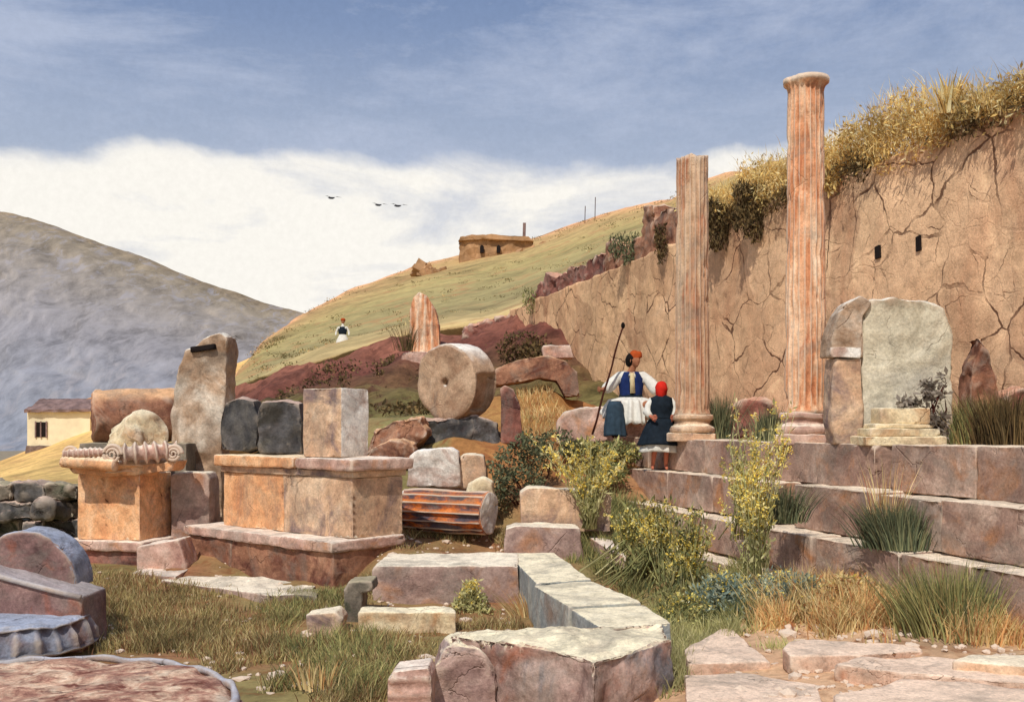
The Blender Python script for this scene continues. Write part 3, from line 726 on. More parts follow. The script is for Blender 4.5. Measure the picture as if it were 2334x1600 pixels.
# leaning stele
ls = empty('tall_stele', W(460, 1200, 14.6), 'tall pale stele with a slanting top edge standing between pedestal and altar', 'stele')
slab_up('slab', [(392, 1215), (391, 1010), (392, 905), (404, 838), (420, 800), (440, 792), (470, 766), (500, 756), (518, 764), (516, 880), (504, 1030), (508, 1215)], 14.5, .5, M['stele'], ls, L=.08, amp=.03, bev=.03, chip=.06)
slab_up('slot', [(434, 803), (434, 791), (488, 783), (490, 795)], 14.42, .09, M['shadow'], ls, L=.1, amp=.006, bev=.006)

# ---------------------------------------------------------------- rubble wall at far left
rw = empty('rubble_wall', W(60, 1235, 15.5), 'dark mossy rubble wall at the far left behind the pedestal', 'rubble wall')
for j in range(4):
    x = -160
    while x < 190:
        w = vary(34, 120); Y = 15.4+vary(-.3, .2)
        bm = prism_bm([W(x+2, 1262-j*40, Y), W(x+w-2, 1262-j*40, Y), W(x+w-2, 1262-j*40-38, Y), W(x+2, 1262-j*40-38-vary(-4, 2), Y)], (0, .6, 0))
        weather(bm, L=.08, amp=.075, bev=.02, chip=.12, fscale=4); mk('wall_stone', bm, M['grey'] if random.random() < .6 else M['dark'], rw); x += w

# ---------------------------------------------------------------- foreground left drums
dr = empty('drum_fragment', W(60, 1490, 8.4), 'rounded drum fragment with pale rim set on a mauve slab at the left edge', 'drum fragment')
arc = [(-70+125+118*math.cos(a)*1.0, 1342-132*math.sin(a)) for a in [R(x) for x in range(0, 181, 12)]]
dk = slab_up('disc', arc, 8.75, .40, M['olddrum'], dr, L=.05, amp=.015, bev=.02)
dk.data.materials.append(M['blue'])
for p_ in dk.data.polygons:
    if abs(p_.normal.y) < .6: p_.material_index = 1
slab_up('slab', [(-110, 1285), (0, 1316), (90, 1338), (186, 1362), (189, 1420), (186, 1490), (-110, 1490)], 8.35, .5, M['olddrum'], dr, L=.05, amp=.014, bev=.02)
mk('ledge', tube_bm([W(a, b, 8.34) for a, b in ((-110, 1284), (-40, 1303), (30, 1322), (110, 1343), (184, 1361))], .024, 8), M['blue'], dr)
bm = lathe_bm([(.62, 0), (.64, .03), (.62, .1), (.56, .2), (.5, .24), (.2, .25)], Matrix.Translation(W(-10, 1490, 7.98)+Vector((0, .35, 0))), 128, 22, .06, (.02, .21), rings=4, wob=.05)
tag(mk('fluted_drum', bm, M['blue']), 'bluish white fluted drum fragment at the foot of the left slab', 'drum fragment')
bm = lathe_bm([(1.36, -.05), (1.38, .0), (1.40, .16), (1.36, .24), (1.28, .29), (.7, .31), (.05, .31)], Matrix.Translation((-2.95, 5.62, 0)), 160, rings=9, wob=.035, off=3)
for v in bm.verts: v.co.z += fr(v.co, 3, 5, 6)*.018
big = empty('large_drum', (-2.95, 5.62, 0), 'large flat mottled peach and maroon drum lying in the bottom left corner', 'column drum')
mk('drum_body', bm, M['mottle'], big)
ring = [(-2.95+1.34*math.cos(R(a)), 5.62+1.34*math.sin(R(a)), .275+.012*math.sin(a*.31)) for a in range(-10, 178, 3)]
mk('rim', tube_bm(ring, [.026+.008*math.sin(i*1.3)*math.sin(i*.4) for i in range(len(ring))], 10), M['blue'], big)

# ---------------------------------------------------------------- centre beams and slabs
slab_up('stone_beam', [(850, 1392), (848, 1300), (856, 1290), (1182, 1290), (1184, 1392)], 10.3, 1.05, M['mauve'], label='long mauve lintel beam with pale top in the centre of the grass', L=.06, amp=.012, bev=.02)
slab_top('stone_slab', [(1186, 1292), (1160, 1259), (1264, 1260), (1346, 1320), (1222, 1328)], .45, .43, M['creamtop'], label='cream corner slab joined to the right end of the lintel beam', L=.06, amp=.008, bev=.012)
slab_top('stone_slab', [(1216, 1333), (1348, 1323), (1462, 1372), (1296, 1382)], .44, .42, M['creamtop'], label='middle cream slab with a bluish shaded side, right of the lintel beam', L=.06, amp=.008, bev=.012)
slab_top('stone_slab', [(1300, 1387), (1468, 1376), (1530, 1418), (1376, 1434)], .415, .4, M['creamtop'], label='cream slab just behind the large foreground boulder', L=.06, amp=.008, bev=.012)
slab_up('stone_kerb', [(788, 1430), (786, 1345), (796, 1328), (846, 1326), (850, 1345), (824, 1352), (822, 1430)], 9.5, .35, M['grey'], label='small grey upright kerb stone left of the lintel beam', L=.05, amp=.012)
slab_top('stone_kerb', [(818, 1396), (824, 1382), (1030, 1384), (1040, 1396)], .22, .2, M['cream'], label='thin bright kerb strip in the grass below the lintel beam', L=.06, amp=.012)
slab_up('stone_block', [(700, 1460), (698, 1402), (764, 1396), (778, 1412), (772, 1460)], 9.0, .3, M['tan'], label='small tan block in the grass left of the grey kerb', L=.05, amp=.02)
bo = empty('boulder', W(1240, 1600, 6.6), 'large rough mauve boulder with a broad pale top in the foreground', 'boulder')
slab_top('upper_block', [(1020, 1446), (1075, 1434), (1260, 1428), (1508, 1420), (1532, 1458), (1440, 1486), (1352, 1508), (1315, 1493), (1190, 1470), (1080, 1455)], .475, .75, M['boulder'], bo, L=.045, amp=.032, bev=.01, chip=.12)
slab_up('lower_lump', [(975, 1700), (978, 1575), (996, 1520), (1016, 1482), (1040, 1468), (1092, 1478), (1125, 1530), (1140, 1700)], 6.6, .5, M['boulder'], bo, L=.05, amp=.04, bev=.012, chip=.1)
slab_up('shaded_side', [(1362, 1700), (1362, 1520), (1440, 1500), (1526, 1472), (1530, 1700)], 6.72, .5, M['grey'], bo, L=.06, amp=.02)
slab_up('moulded_block', [(880, 1700), (882, 1550), (895, 1532), (975, 1524), (985, 1545), (985, 1700)], 6.3, .35, M['pink'], label='small pink grooved block left of the foreground boulder', L=.035, amp=.008, bev=.015,
        fn=lambda v: setattr(v.co, 'y', v.co.y+.03*abs(math.sin(v.co.z*32))) if v.co.y < 6.4 else None)
slab_up('stone_block', [(1188, 1212), (1186, 1124), (1204, 1112), (1385, 1120), (1395, 1135), (1392, 1212)], 12.6, .5, M['tan'], label='squared tan block at the left foot of the steps behind the small block', L=.06, amp=.012)
slab_up('stone_block', [(1150, 1300), (1152, 1206), (1176, 1198), (1320, 1204), (1330, 1300)], 12.0, .5, M['mauve'], label='low mauve block half buried in front of the squared tan block', L=.06, amp=.014)
slab_top('stone_slab', [(1340, 1222), (1372, 1222), (1442, 1250), (1425, 1268), (1380, 1248)], .5, .14, M['pink'], label='small pink flat slab lying in the weeds below the steps', L=.06)
slab_top('paving_slab', [(300, 1306), (320, 1296), (400, 1290), (430, 1296), (400, 1314)], .14, .1, M['pink'], label='small pale slab in the grass below the pedestal', L=.06)
slab_top('paving_slab', [(365, 1322), (430, 1312), (560, 1312), (720, 1334), (700, 1352), (610, 1356)], .1, .1, M['mauve'], label='long pale mauve slab in front of the altar base', L=.06)
slab_top('paving_slab', [(650, 1352), (668, 1346), (728, 1340), (722, 1358)], .1, .08, M['grey'], label='small grey slab at the right tip of the long mauve slab', L=.06)
# bottom right pavers
pv = 'flat slabs at the bottom right'
slab_top('paving_slab', [(1566, 1512), (1560, 1480), (1640, 1432), (1668, 1428), (1756, 1508)], .24, .2, M['paver'], label='triangular pinkish slab right of the foreground boulder', L=.06, group=None)
slab_top('paving_slab', [(1560, 1536), (1700, 1532), (1860, 1560), (1890, 1640), (1570, 1690)], .23, .2, M['paver'], label='pale slab at the bottom edge below the triangular slab', L=.06)
slab_top('paving_slab', [(1786, 1478), (1800, 1462), (2090, 1462), (2104, 1482), (1960, 1492), (1800, 1494)], .34, .14, M['paver'], label='long pinkish slab below the dry grass at the right', L=.06)
slab_top('paving_slab', [(1900, 1512), (1960, 1496), (2110, 1494), (2340, 1520), (2420, 1560), (2060, 1534)], .345, .13, M['paver'], label='broken pink slab with dark cracks at the lower right', L=.06)
slab_top('paving_slab', [(2170, 1506), (2230, 1492), (2480, 1492), (2560, 1530), (2350, 1520)], .40, .13, M['tan'], label='tan slab reaching the right edge below the green tuft', L=.06)
slab_top('paving_slab', [(1900, 1580), (2060, 1545), (2420, 1572), (2600, 1640), (2400, 1720), (1920, 1720)], .33, .14, M['paver'], label='wide beige slab in the bottom right corner', L=.07)

# ---------------------------------------------------------------- middle: fallen fluted drum, blocks, mill-like drum
bm = lathe_bm([(.05, 0), (.26, .0), (.285, .02), (.285, 1.18), (.27, 1.22), (.04, 1.23)], axis_m(W(925, 1160, 13.25), (1, -.42, -.01)), 140, 14, .045, (.01, 1.2), rings=10, wob=.05, off=8)
dm2 = tag(mk('fluted_drum', bm, M['rust']), 'fallen fluted column drum with rusty orange left half lying beside the altar', 'column drum')
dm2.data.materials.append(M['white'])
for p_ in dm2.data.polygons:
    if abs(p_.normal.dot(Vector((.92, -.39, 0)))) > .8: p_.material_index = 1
slab_up('stone_block', [(925, 1110), (935, 1040), (955, 1026), (1030, 1020), (1045, 1030), (1050, 1110)], 13.9, .4, M['white'], label='whitish angular block behind the rusty fluted drum', L=.06, amp=.02, bev=.03)
slab_up('stone_block', [(1048, 1115), (1046, 1044), (1058, 1034), (1104, 1038), (1112, 1115)], 14.0, .35, M['tan'], label='small tan upright block right of the whitish angular block', L=.06, amp=.02, bev=.03)
slab_up('stone_block', [(1060, 1140), (1066, 1104), (1100, 1088), (1122, 1100), (1126, 1140)], 13.5, .3, M['cream'], label='small cream stone just above the end of the rusty drum', L=.06, amp=.02, bev=.03)
nrm = Vector((-.60, -.79, -.06)).normalized(); fc = W(1014, 872, 16)
prof = [(.0004, -.16), (.055, -.15), (.06, 0), (.3, .0), (.58, .0), (.62, -.03), (.63, -.2), (.62, -.55), (.58, -.6), (.0004, -.6)]
bm = lathe_bm(prof, axis_m(fc, nrm), 96, rings=5, wob=.035, off=4)
for v in bm.verts:
    q = v.co-fc; d = -q.dot(nrm); side = q.dot(Vector((.79, -.6, 0)))
    if .08 < d < .56 and side > .3 and -.45 < q.z < .12: v.co -= Vector((.79, -.6, 0))*.16
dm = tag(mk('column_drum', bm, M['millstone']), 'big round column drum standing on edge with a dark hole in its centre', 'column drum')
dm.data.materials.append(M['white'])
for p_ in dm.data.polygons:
    if abs(p_.normal.dot(nrm)) < .5 and p_.normal.z > -.1 and p_.normal.x > -.2: p_.material_index = 1  # paler barrel stands for sunlight, painted as stone colour
fx = W(968, 740, 31.5).x
slab_up('column_fragment', [(934, 812), (933, 760), (934, 705), (941, 676), (955, 665), (972, 674), (990, 700), (1000, 738), (1003, 812)], 31.5, .6, M['column'], label='upright fluted column sliver with a slanting top behind the round drum', cat='column fragment', L=.06, amp=.015, bev=.03,
        fn=lambda v: setattr(v.co, 'y', v.co.y+.06*abs(math.sin((v.co.x-fx)*14))+.3*(v.co.x-fx)**2) if v.co.y < 31.8 else None)
slab_up('stone_block', [(905, 866), (916, 806), (940, 800), (1010, 806), (1010, 866)], 31, .9, M['pink'], label='pink block carrying the upright fluted sliver', L=.07, amp=.02)
arcp = [(1124, 880), (1130, 842), (1160, 826), (1200, 816), (1250, 813), (1290, 824), (1316, 848), (1322, 900), (1290, 905), (1268, 868), (1230, 862), (1180, 872)]
slab_up('curved_block', arcp, 18.9, .6, M['brown'], label='long curved brown stone arching behind the round drum', cat='stone block', L=.09, amp=.02)
slab_up('stone_block', [(1240, 815), (1238, 790), (1300, 786), (1308, 815)], 19.6, .5, M['pink'], label='small cream pink block sitting on the curved brown stone', L=.08, amp=.02)
slab_up('small_stele', [(1142, 1010), (1140, 885), (1150, 878), (1170, 888), (1186, 920), (1192, 1010)], 15.9, .22, M['red'], label='small reddish upright stele right of the round drum', cat='stele', L=.06, amp=.012)
slab_up('low_rock', [(1272, 1010), (1270, 965), (1290, 938), (1330, 928), (1392, 926), (1440, 926), (1490, 930), (1500, 1010)], 16.2, .6, M['pink'], label='low mauve rock on which the man sits', cat='rock', L=.08, amp=.03, bev=.04)
# rubble mound under round drum
rockn = [('flat reddish rock below left of the round drum', [(832, 1040), (850, 985), (900, 955), (960, 950), (975, 985), (940, 1040)], 15.5, 'brown'),
         ('dark shaded rock right under the round drum', [(900, 1045), (916, 990), (960, 958), (1020, 952), (1085, 948), (1130, 968), (1140, 1010), (1100, 1045)], 15.9, 'dark'),
         ('rounded reddish rock in front of the flat reddish rock', [(825, 1060), (840, 1022), (890, 1005), (940, 1015), (960, 1060)], 14.9, 'brown')]
for lb, pts, Y, m_ in rockn:
    slab_up('rock', pts, Y, .6, M[m_], label=lb, cat='rock', L=.06, amp=.06, bev=.03, chip=.1, fscale=4.5)
# stones at the foot of the wall, right
slab_up('rock', [(2210, 1000), (2214, 850), (2238, 765), (2262, 812), (2280, 900), (2290, 1000)], 11.3, .3, M['brown'], label='pointed brown stone leaning on the wall at the far right', cat='rock', L=.06, amp=.04, bev=.03)
slab_up('rock', [(2280, 1015), (2290, 905), (2340, 880), (2400, 900), (2410, 1015)], 11.2, .4, M['red'], label='squat reddish stone at the wall foot on the right edge', cat='rock', L=.07, amp=.04, bev=.05)
slab_up('rock', [(1640, 1000), (1650, 930), (1700, 905), (1760, 915), (1768, 1000)], 15.5, .4, M['red'], label='reddish stone at the wall foot between the two columns', cat='rock', L=.08, amp=.05, bev=.06)

# ---------------------------------------------------------------- buildings
def boxw(name, p0, sx, sy, h, mat, parent, yaw=0):
    bm = prism_bm([p0+Matrix.Rotation(yaw, 3, 'Z') @ Vector(q) for q in ((0, 0, 0), (sx, 0, 0), (sx, sy, 0), (0, sy, 0))], (0, 0, h))
    return mk(name, bm, mat, parent, smooth=False)
YH = 100; hp = W(62, 1062, YH); H = empty('yellow_house', hp, 'small yellow plastered house with tiled roof on the left slope', 'house')
px = YH/F
bm = prism_bm([W(62, 1016, YH), W(205, 1016, YH), W(205, 936, YH), (W(62, 936, YH))], (0, 5, 0)); mk('wall', bm, M['house'], H, False)
bm = prism_bm([W(46, 1104, YH-.3), W(215, 1104, YH-.3), W(215, 1016, YH-.1), W(60, 1016, YH-.1)], (0, 5.6, 0)); weather(bm, L=.8, amp=.08, bev=.05); mk('stone_footing', bm, M['housestone'], H, False)
rf = [W(56, 940, YH-.5), W(212, 938, YH-.5), W(216, 914, YH+2.6), W(92, 914, YH+2.6)]
bm = bmesh.new(); a = [bm.verts.new(p) for p in rf]; b = [bm.verts.new(p+Vector((0, 0, .25))) for p in rf]; c_ = [bm.verts.new(W(56, 940, YH+5.6)), bm.verts.new(W(216, 938, YH+5.6))]
bm.faces.new(a[::-1]); bm.faces.new(b)
for i in range(4): bm.faces.new((a[i], a[(i+1) % 4], b[(i+1) % 4], b[i]))
bm.faces.new((b[3], b[2], c_[1], c_[0])); weather(bm, L=.6, amp=.1, bev=0); mk('roof', bm, M['tile'], H, False)
bm = prism_bm([W(80, 996, YH-.06), W(106, 996, YH-.06), W(106, 962, YH-.06), W(80, 962, YH-.06)], (0, .1, 0)); wi = mk('window', bm, M['shadow'], H, False)
for x in (79, 91, 104): bm = prism_bm([W(x, 998, YH-.14), W(x+3, 998, YH-.14), W(x+3, 960, YH-.14), W(x, 960, YH-.14)], (0, .07, 0)); mk('shutter_bar', bm, M['tile'], wi, False)
YR = 112; RH = empty('stone_hut', W(1110, 610, YR), 'flat topped stone hut ruin with two small dark windows on the hill crest', 'hut')
P = [(1042, 640), (1050, 546), (1075, 536), (1120, 538), (1175, 541), (1212, 546), (1216, 600), (1150, 625), (1090, 645)]
bm = prism_bm([W(a, b, YR) for a, b in P], (0, 6, 0)); weather(bm, L=.7, amp=.16, bev=.05, fscale=1); mk('wall', bm, M['ruin'], RH, False)
bm = prism_bm([W(a, b, YR-.4) for a, b in ((1044, 549), (1050, 540), (1120, 535), (1205, 539), (1216, 550), (1120, 545))], (0, 6.6, 0)); weather(bm, L=.8, amp=.1, bev=.03, fscale=1); mk('roof', bm, M['ruin'], RH, False)
for x in (1098, 1136):
    bm = prism_bm([W(x-4, 576, YR-.45), W(x+4, 576, YR-.45), W(x+5, 562, YR-.45), W(x, 558, YR-.45), W(x-4, 562, YR-.45)], (0, .4, 0)); mk('window', bm, M['shadow'], RH, False)
bm = prism_bm([W(1191, 545, YR+1), W(1198, 545, YR+1), W(1199, 508, YR+1), W(1192, 508, YR+1)], (0, .4, 0)); mk('chimney', bm, M['tile'], RH, False)
def rubble(px0, py0, px1, py1, Y, n, sz, mat, label):
    bm = bmesh.new()
    for i in range(n):
        t_ = random.random(); p = W(px0+(px1-px0)*t_+vary(-10, 10), py0+(py1-py0)*t_+vary(-6, 8), Y+vary(-1, 1)); s_ = sz*vary(.4, 1.2)
        m_ = Matrix.Translation(p) @ Matrix.Rotation(vary(0, 3), 4, Vector((vary(-1, 1), vary(-1, 1), 1)).normalized()) @ Matrix.Diagonal((s_*1.6, s_, s_*.8, 1))
        bmesh.ops.create_cube(bm, size=1, matrix=m_)
    weather(bm, L=2, amp=.08, bev=0); o = mk('rubble_heap', bm, mat, smooth=False); tag(o, label, 'rubble'); return o
rubble(955, 612, 1060, 640, 108, 70, .8, M['ruin'], 'heap of fallen stones left of the hut on the crest')
rubble(1150, 600, 1260, 562, 110, 60, .8, M['ruin'], 'trail of fallen stones right of the hut on the crest')
slab_up('hillside_ledge', [(1058, 676), (1062, 668), (1110, 664), (1175, 658), (1178, 670), (1110, 672)], 74, 1.5, M['tan'], label='thin pale ledge on the green slope below the hut', cat='rock', L=.5, amp=.12)
for x, y0, y1, lb in ((1333, 495, 470, 'shorter thin bare pole on the hill crest'), (1356, 490, 450, 'taller thin bare pole on the hill crest')):
    tag(mk('pole', tube_bm([W(x, y0+14, 118), W(x+1, y1, 118)], .05, 6), M['wood']), lb, 'pole')
# birds
for x, y, sc_, lb in ((755, 452, 1, 'left bird flying alone against the white cloud'), (862, 468, .95, 'middle bird flying close behind the right one'), (906, 470, 1.05, 'right hand bird of the flying pair')):
    c_ = W(x, y, 60); r_ = empty('bird', c_, lb, 'bird', None)
    bm = tube_bm([c_+Vector((-.2*sc_, -.05, 0)), c_+Vector((-.08*sc_, 0, .01)), c_+Vector((.08*sc_, 0, 0)), c_+Vector((.22*sc_, .02, .02))], [.01, .06, .06, .015], 8); mk('body', bm, M['bird'], r_)
    for s_ in (-1, 1):
        vv = [c_+Vector((-.02, 0, .03)), c_+Vector((.08, 0, .03)), c_+Vector((s_*.28*sc_+.05, .1*s_, .12*sc_)), c_+Vector((s_*.52*sc_+.12, .2*s_, .07*sc_)), c_+Vector((s_*.26*sc_-.02, .1*s_, .10*sc_))]
        o = mesh_raw('wing', vv, [(0, 1, 2, 4), (2, 3, 4)], M['bird'], r_, loc=c_)

# ---------------------------------------------------------------- people
def skin_mesh(name, verts, edges, radii, mat, parent, loc, sub=2, root=0):
    me = bpy.data.meshes.new(name); me.from_pydata(verts, edges, []); o = bpy.data.objects.new(name, me); COL.objects.link(o)
    sm = o.modifiers.new('Skin', 'SKIN'); sm.use_smooth_shade = True
    for i, r in enumerate(radii):
        sv = me.skin_vertices[0].data[i]; sv.radius = (r, r) if not isinstance(r, tuple) else r; sv.use_root = (i == root)
    ss = o.modifiers.new('Sub', 'SUBSURF'); ss.levels = sub; ss.render_levels = sub
    dg = bpy.context.evaluated_depsgraph_get(); dg.update()
    m2 = bpy.data.meshes.new_from_object(o.evaluated_get(dg)); bpy.data.objects.remove(o)
    m2.name = name; m2.materials.clear(); m2.materials.append(mat); m2.polygons.foreach_set('use_smooth', [True]*len(m2.polygons))
    q = bpy.data.objects.new(name, m2); COL.objects.link(q); q.parent = parent; q.location = Vector(loc)-wloc(parent) if parent else loc
    return q
class Fig:
    def __init__(s): s.v = []; s.e = []; s.r = []; s.n = {}
    def add(s, key, p, r, prev=None):
        s.n[key] = len(s.v); s.v.append(tuple(p)); s.r.append(r)
        if prev: s.e.append((s.n[prev], s.n[key]))
def hand(fig, prev, wrist, d, side, palm_n, L=.18, curl=.6, key='h'):
    """palm and five fingers as continuing chains"""
    d = Vector(d).normalized(); side = Vector(side).normalized(); n = Vector(palm_n).normalized(); w = Vector(wrist)
    fig.add(key+'p', w+d*L*.35, (.034, .018), prev)
    for i, (o_, ln_) in enumerate(((-.03, .36), (-.01, .44), (.01, .42), (.03, .33))):
        b = w+d*L*.52+side*o_; fig.add(f'{key}{i}a', b, .0095, key+'p')
        m_ = b+(d*math.cos(curl)+n*math.sin(curl))*L*ln_*.5; fig.add(f'{key}{i}b', m_, .0088, f'{key}{i}a')
        e_ = m_+(d*math.cos(curl*2.2)+n*math.sin(curl*2.2))*L*ln_*.5; fig.add(f'{key}{i}c', e_, .0075, f'{key}{i}b')
    tb = w+d*L*.3-side*.035; fig.add(key+'ta', tb, .011, key+'p'); fig.add(key+'tb', tb+(d*.6-side*.5+n*.5)*.05, .0095, key+'ta')
def head_bm(c, h, face, up=(0, 0, 1)):
    """head of height h centred c, facing direction face"""
    f = Vector(face).normalized(); u = Vector(up); s_ = f.cross(u).normalized(); u = s_.cross(f)
    bm = bmesh.new(); bmesh.ops.create_uvsphere(bm, u_segments=28, v_segments=22, radius=1)
    for v in bm.verts:
        x, y, z = v.co; zz = z; wx = .36*(1-.16*max(0, -zz)**1.5); dy = .43
        jaw = max(0, -zz); fx = x*wx*(1-.25*jaw); fy = y*dy*(1-.12*jaw)+.05*jaw
        fz = z*.5
        if y > .5:
            nose = math.exp(-((x/.16)**2+((z+.12)/.2)**2))*.09; eyes = math.exp(-(((abs(x)-.36)/.14)**2+((z-.02)/.1)**2))*-.045
            brow = math.exp(-((z-.16)/.08)**2)*.02; mouth = math.exp(-((x/.25)**2+((z+.48)/.06)**2))*.02; chin = math.exp(-((x/.25)**2+((z+.8)/.15)**2))*.05
            fy += nose+eyes+brow+mouth+chin
        v.co = Vector(c)+(s_*fx+f*fy+u*fz)*h
    for sg in (-1, 1):
        m_ = Matrix.Translation(Vector(c)+s_*sg*.36*h+u*-.02*h) @ Matrix.Diagonal((.05*h, .09*h, .13*h, 1)); bmesh.ops.create_uvsphere(bm, u_segments=8, v_segments=6, radius=1, matrix=m_)
    return bm
def cloth(name, rings, mat, parent, seg=40, pleat=0, npl=20, off=0, capt=False):
    """closed garment from rings (centre, rx, ry)"""
    bm = bmesh.new(); rows = []; R_ = []
    for i in range(len(rings)-1):
        for j in range(4):
            t_ = j/4; a, b = rings[i], rings[i+1]; R_.append((Vector(a[0]).lerp(Vector(b[0]), t_), a[1]*(1-t_)+b[1]*t_, a[2]*(1-t_)+b[2]*t_, (i+t_)/(len(rings)-1)))
    R_.append((Vector(rings[-1][0]), rings[-1][1], rings[-1][2], 1))
    for c_, rx, ry, t_ in R_:
        row = []
        for s_ in range(seg):
            a = 2*math.pi*s_/seg; k = 1+pleat*t_*math.sin(a*npl)+.12*fr((math.cos(a)*2, math.sin(a)*2, c_.z*5), 1, 3, off)
            row.append(bm.verts.new(c_+Vector((rx*k*math.cos(a), ry*k*math.sin(a), .02*t_*pleat*8*math.sin(a*3+1)))))
        rows.append(row)
    for i in range(len(rows)-1):
        for s_ in range(seg): q = (s_+1) % seg; bm.faces.new((rows[i][s_], rows[i][q], rows[i+1][q], rows[i+1][s_]))
    bm.faces.new(rows[0][::-1]) if capt else None
    bmesh.ops.recalc_face_normals(bm, faces=bm.faces)
    o = mk(name, bm, mat, parent); sd_ = o.modifiers.new('Solid', 'SOLIDIFY'); sd_.thickness = .008
    return o
# seated man
mY = 15.75; mX = (1440-CX)/F*mY; mz = 1.725; ML = Vector((mX, mY, mz))
man = empty('person', ML, 'person seated on low rock holding a long staff, in blue vest and white skirt', 'person')
V = lambda x, y, z: ML+Vector((x, y, z))
f = Fig()
f.add('pel', (0, .12, .5), (.15, .12)); f.add('waist', (.0, .13, .68), (.125, .1), 'pel'); f.add('chest', (.0, .1, .9), (.165, .115), 'waist'); f.add('neck0', (.0, .09, 1.03), (.08, .07), 'chest'); f.add('neck', (.02, .07, 1.1), .052, 'neck0'); f.add('hd', (.04, .06, 1.19), .075, 'neck')
f.add('sl', (-.17, .09, .98), .062, 'chest'); f.add('el', (-.36, -.0, .80), .046, 'sl'); f.add('wl', (-.50, -.16, .745), .028, 'el')
f.add('sr', (.18, .09, .98), .062, 'chest'); f.add('er', (.34, .02, .8), .046, 'sr'); f.add('wr', (.41, -.16, .66), .028, 'er')
for s_, k in ((-1, 'L'), (1, 'R')):
    f.add('hip'+k, (s_*.11, .02, .49), .09, 'pel'); f.add('kn'+k, (s_*.3-.02, -.3, .52), .07, 'hip'+k); f.add('cf'+k, (s_*.29-.02, -.29, .32), .055, 'kn'+k); f.add('an'+k, (s_*.27-.02, -.26, .09), .036, 'cf'+k); f.add('ft'+k, (s_*.3-.02, -.4, .045), .032, 'an'+k)
hand(f, 'wl', (-.50, -.16, .745), (-.5, -.7, .1), (0, .3, 1), (.8, -.6, 0), curl=.8, key='hl'); hand(f, 'wr', (.41, -.16, .66), (.3, -.8, -.5), (1, .2, 0), (0, -.2, -1), curl=.3, key='hr')
skin_mesh('body', f.v, f.e, f.r, M['skin'], man, ML)
mk('head', head_bm(V(.045, .05, 1.22), .235, (.55, -.7, .12)), M['skin'], man)
bmh = bmesh.new(); bmesh.ops.create_uvsphere(bmh, u_segments=22, v_segments=14, radius=1, matrix=Matrix.Translation(V(.02, .085, 1.235)) @ Matrix.Diagonal((.115, .115, .115, 1))); 
for v in bmh.verts:
    if v.co.z < ML.z+1.2: v.co.x -= .09*(ML.z+1.2-v.co.z)/.1*.5
    v.co += v.normal*fr(v.co, 20, 3, 2)*.012
mk('hair', bmh, M['hair'], man)
mk('cap', lathe_bm([(.098, -.02), (.104, .0), (.1, .04), (.09, .085), (.07, .105), (.02, .11)], Matrix.Translation(V(.06, .06, 1.275)) @ Matrix.Rotation(R(10), 4, 'Y'), 28, rings=2, wob=.1), M['fez'], man)
# shirt with full sleeves (one garment)
f = Fig(); f.add('c', (0, .1, .88), (.185, .135)); f.add('w', (0, .13, .68), (.15, .125), 'c'); f.add('n', (0, .09, 1.02), (.1, .085), 'c')
f.add('sl', (-.19, .09, .97), .088, 'c'); f.add('e1', (-.3, .03, .86), .1, 'sl'); f.add('el', (-.38, -.02, .78), .105, 'e1'); f.add('wl', (-.455, -.1, .755), .07, 'el')
f.add('sr', (.2, .09, .97), .088, 'c'); f.add('e2', (.3, .05, .87), .1, 'sr'); f.add('er', (.37, -.01, .77), .11, 'e2'); f.add('wr', (.4, -.11, .69), .07, 'er')
skin_mesh('shirt', f.v, f.e, f.r, M['linen'], man, ML)
for s_ in (-1, 1):  # two open vest fronts
    bm = bmesh.new(); rows = []
    for i in range(12):
        z_ = .64+.4*i/11; row = []
        for j in range(9):
            a = R(-90)+s_*R(12+ (9 if i > 8 else 0)+ 88*j/8); rx = (.172+.04*min(1, i/8)) if i < 9 else .212-.03*(i-8); row.append(bm.verts.new(V(rx*math.cos(a), .1+.16*math.sin(a), z_)))
        rows.append(row)
    for i in range(11):
        for j in range(8): bm.faces.new((rows[i][j], rows[i][j+1], rows[i+1][j+1], rows[i+1][j]))
    bmesh.ops.recalc_face_normals(bm, faces=bm.faces)
    o = mk('vest', bm, M['vest'], man); o.modifiers.new('S', 'SOLIDIFY').thickness = .014
mk('shirt_front', prism_bm([V(-.035, -.085, .7), V(.045, -.085, .7), V(.03, -.055, 1.02), V(-.03, -.055, 1.02)], (0, .03, 0)), M['buff'], man)
cloth('sash', [(V(0, .12, .70), .175, .16), (V(0, .11, .65), .19, .18), (V(0, .1, .61), .2, .19)], M['navy'], man)
# pleated skirt draped over the lap
bm = bmesh.new(); rows = []
for i in range(14):
    t_ = i/13; row = []
    for j in range(90):
        a = 2*math.pi*j/90; pl_ = 1+.10*t_*math.sin(a*18); fwd = max(0, -math.sin(a))
        rx = .19+.26*t_; ry = .17+.1*t_+.2*t_*fwd; z_ = .64-.10*t_-.5*max(0, t_-.55)*1.2*(.6+.6*fwd)+.05*fr((a*2, t_*2, 1), 1, 3, 4)*t_+.015*math.sin(a*18)*t_
        row.append(bm.verts.new(V(rx*pl_*math.cos(a)-.03*t_, .1+ry*pl_*math.sin(a), z_)))
    rows.append(row)
for i in range(13):
    for j in range(90): q = (j+1) % 90; bm.faces.new((rows[i][j], rows[i][q], rows[i+1][q], rows[i+1][j]))
bmesh.ops.recalc_face_normals(bm, faces=bm.faces); o = mk('pleated_skirt', bm, M['linen'], man); o.modifiers.new('S', 'SOLIDIFY').thickness = .01
def limb(name, pts, rad, mat):
    return mk(name, tube_bm(pts, rad, 18), mat, man)
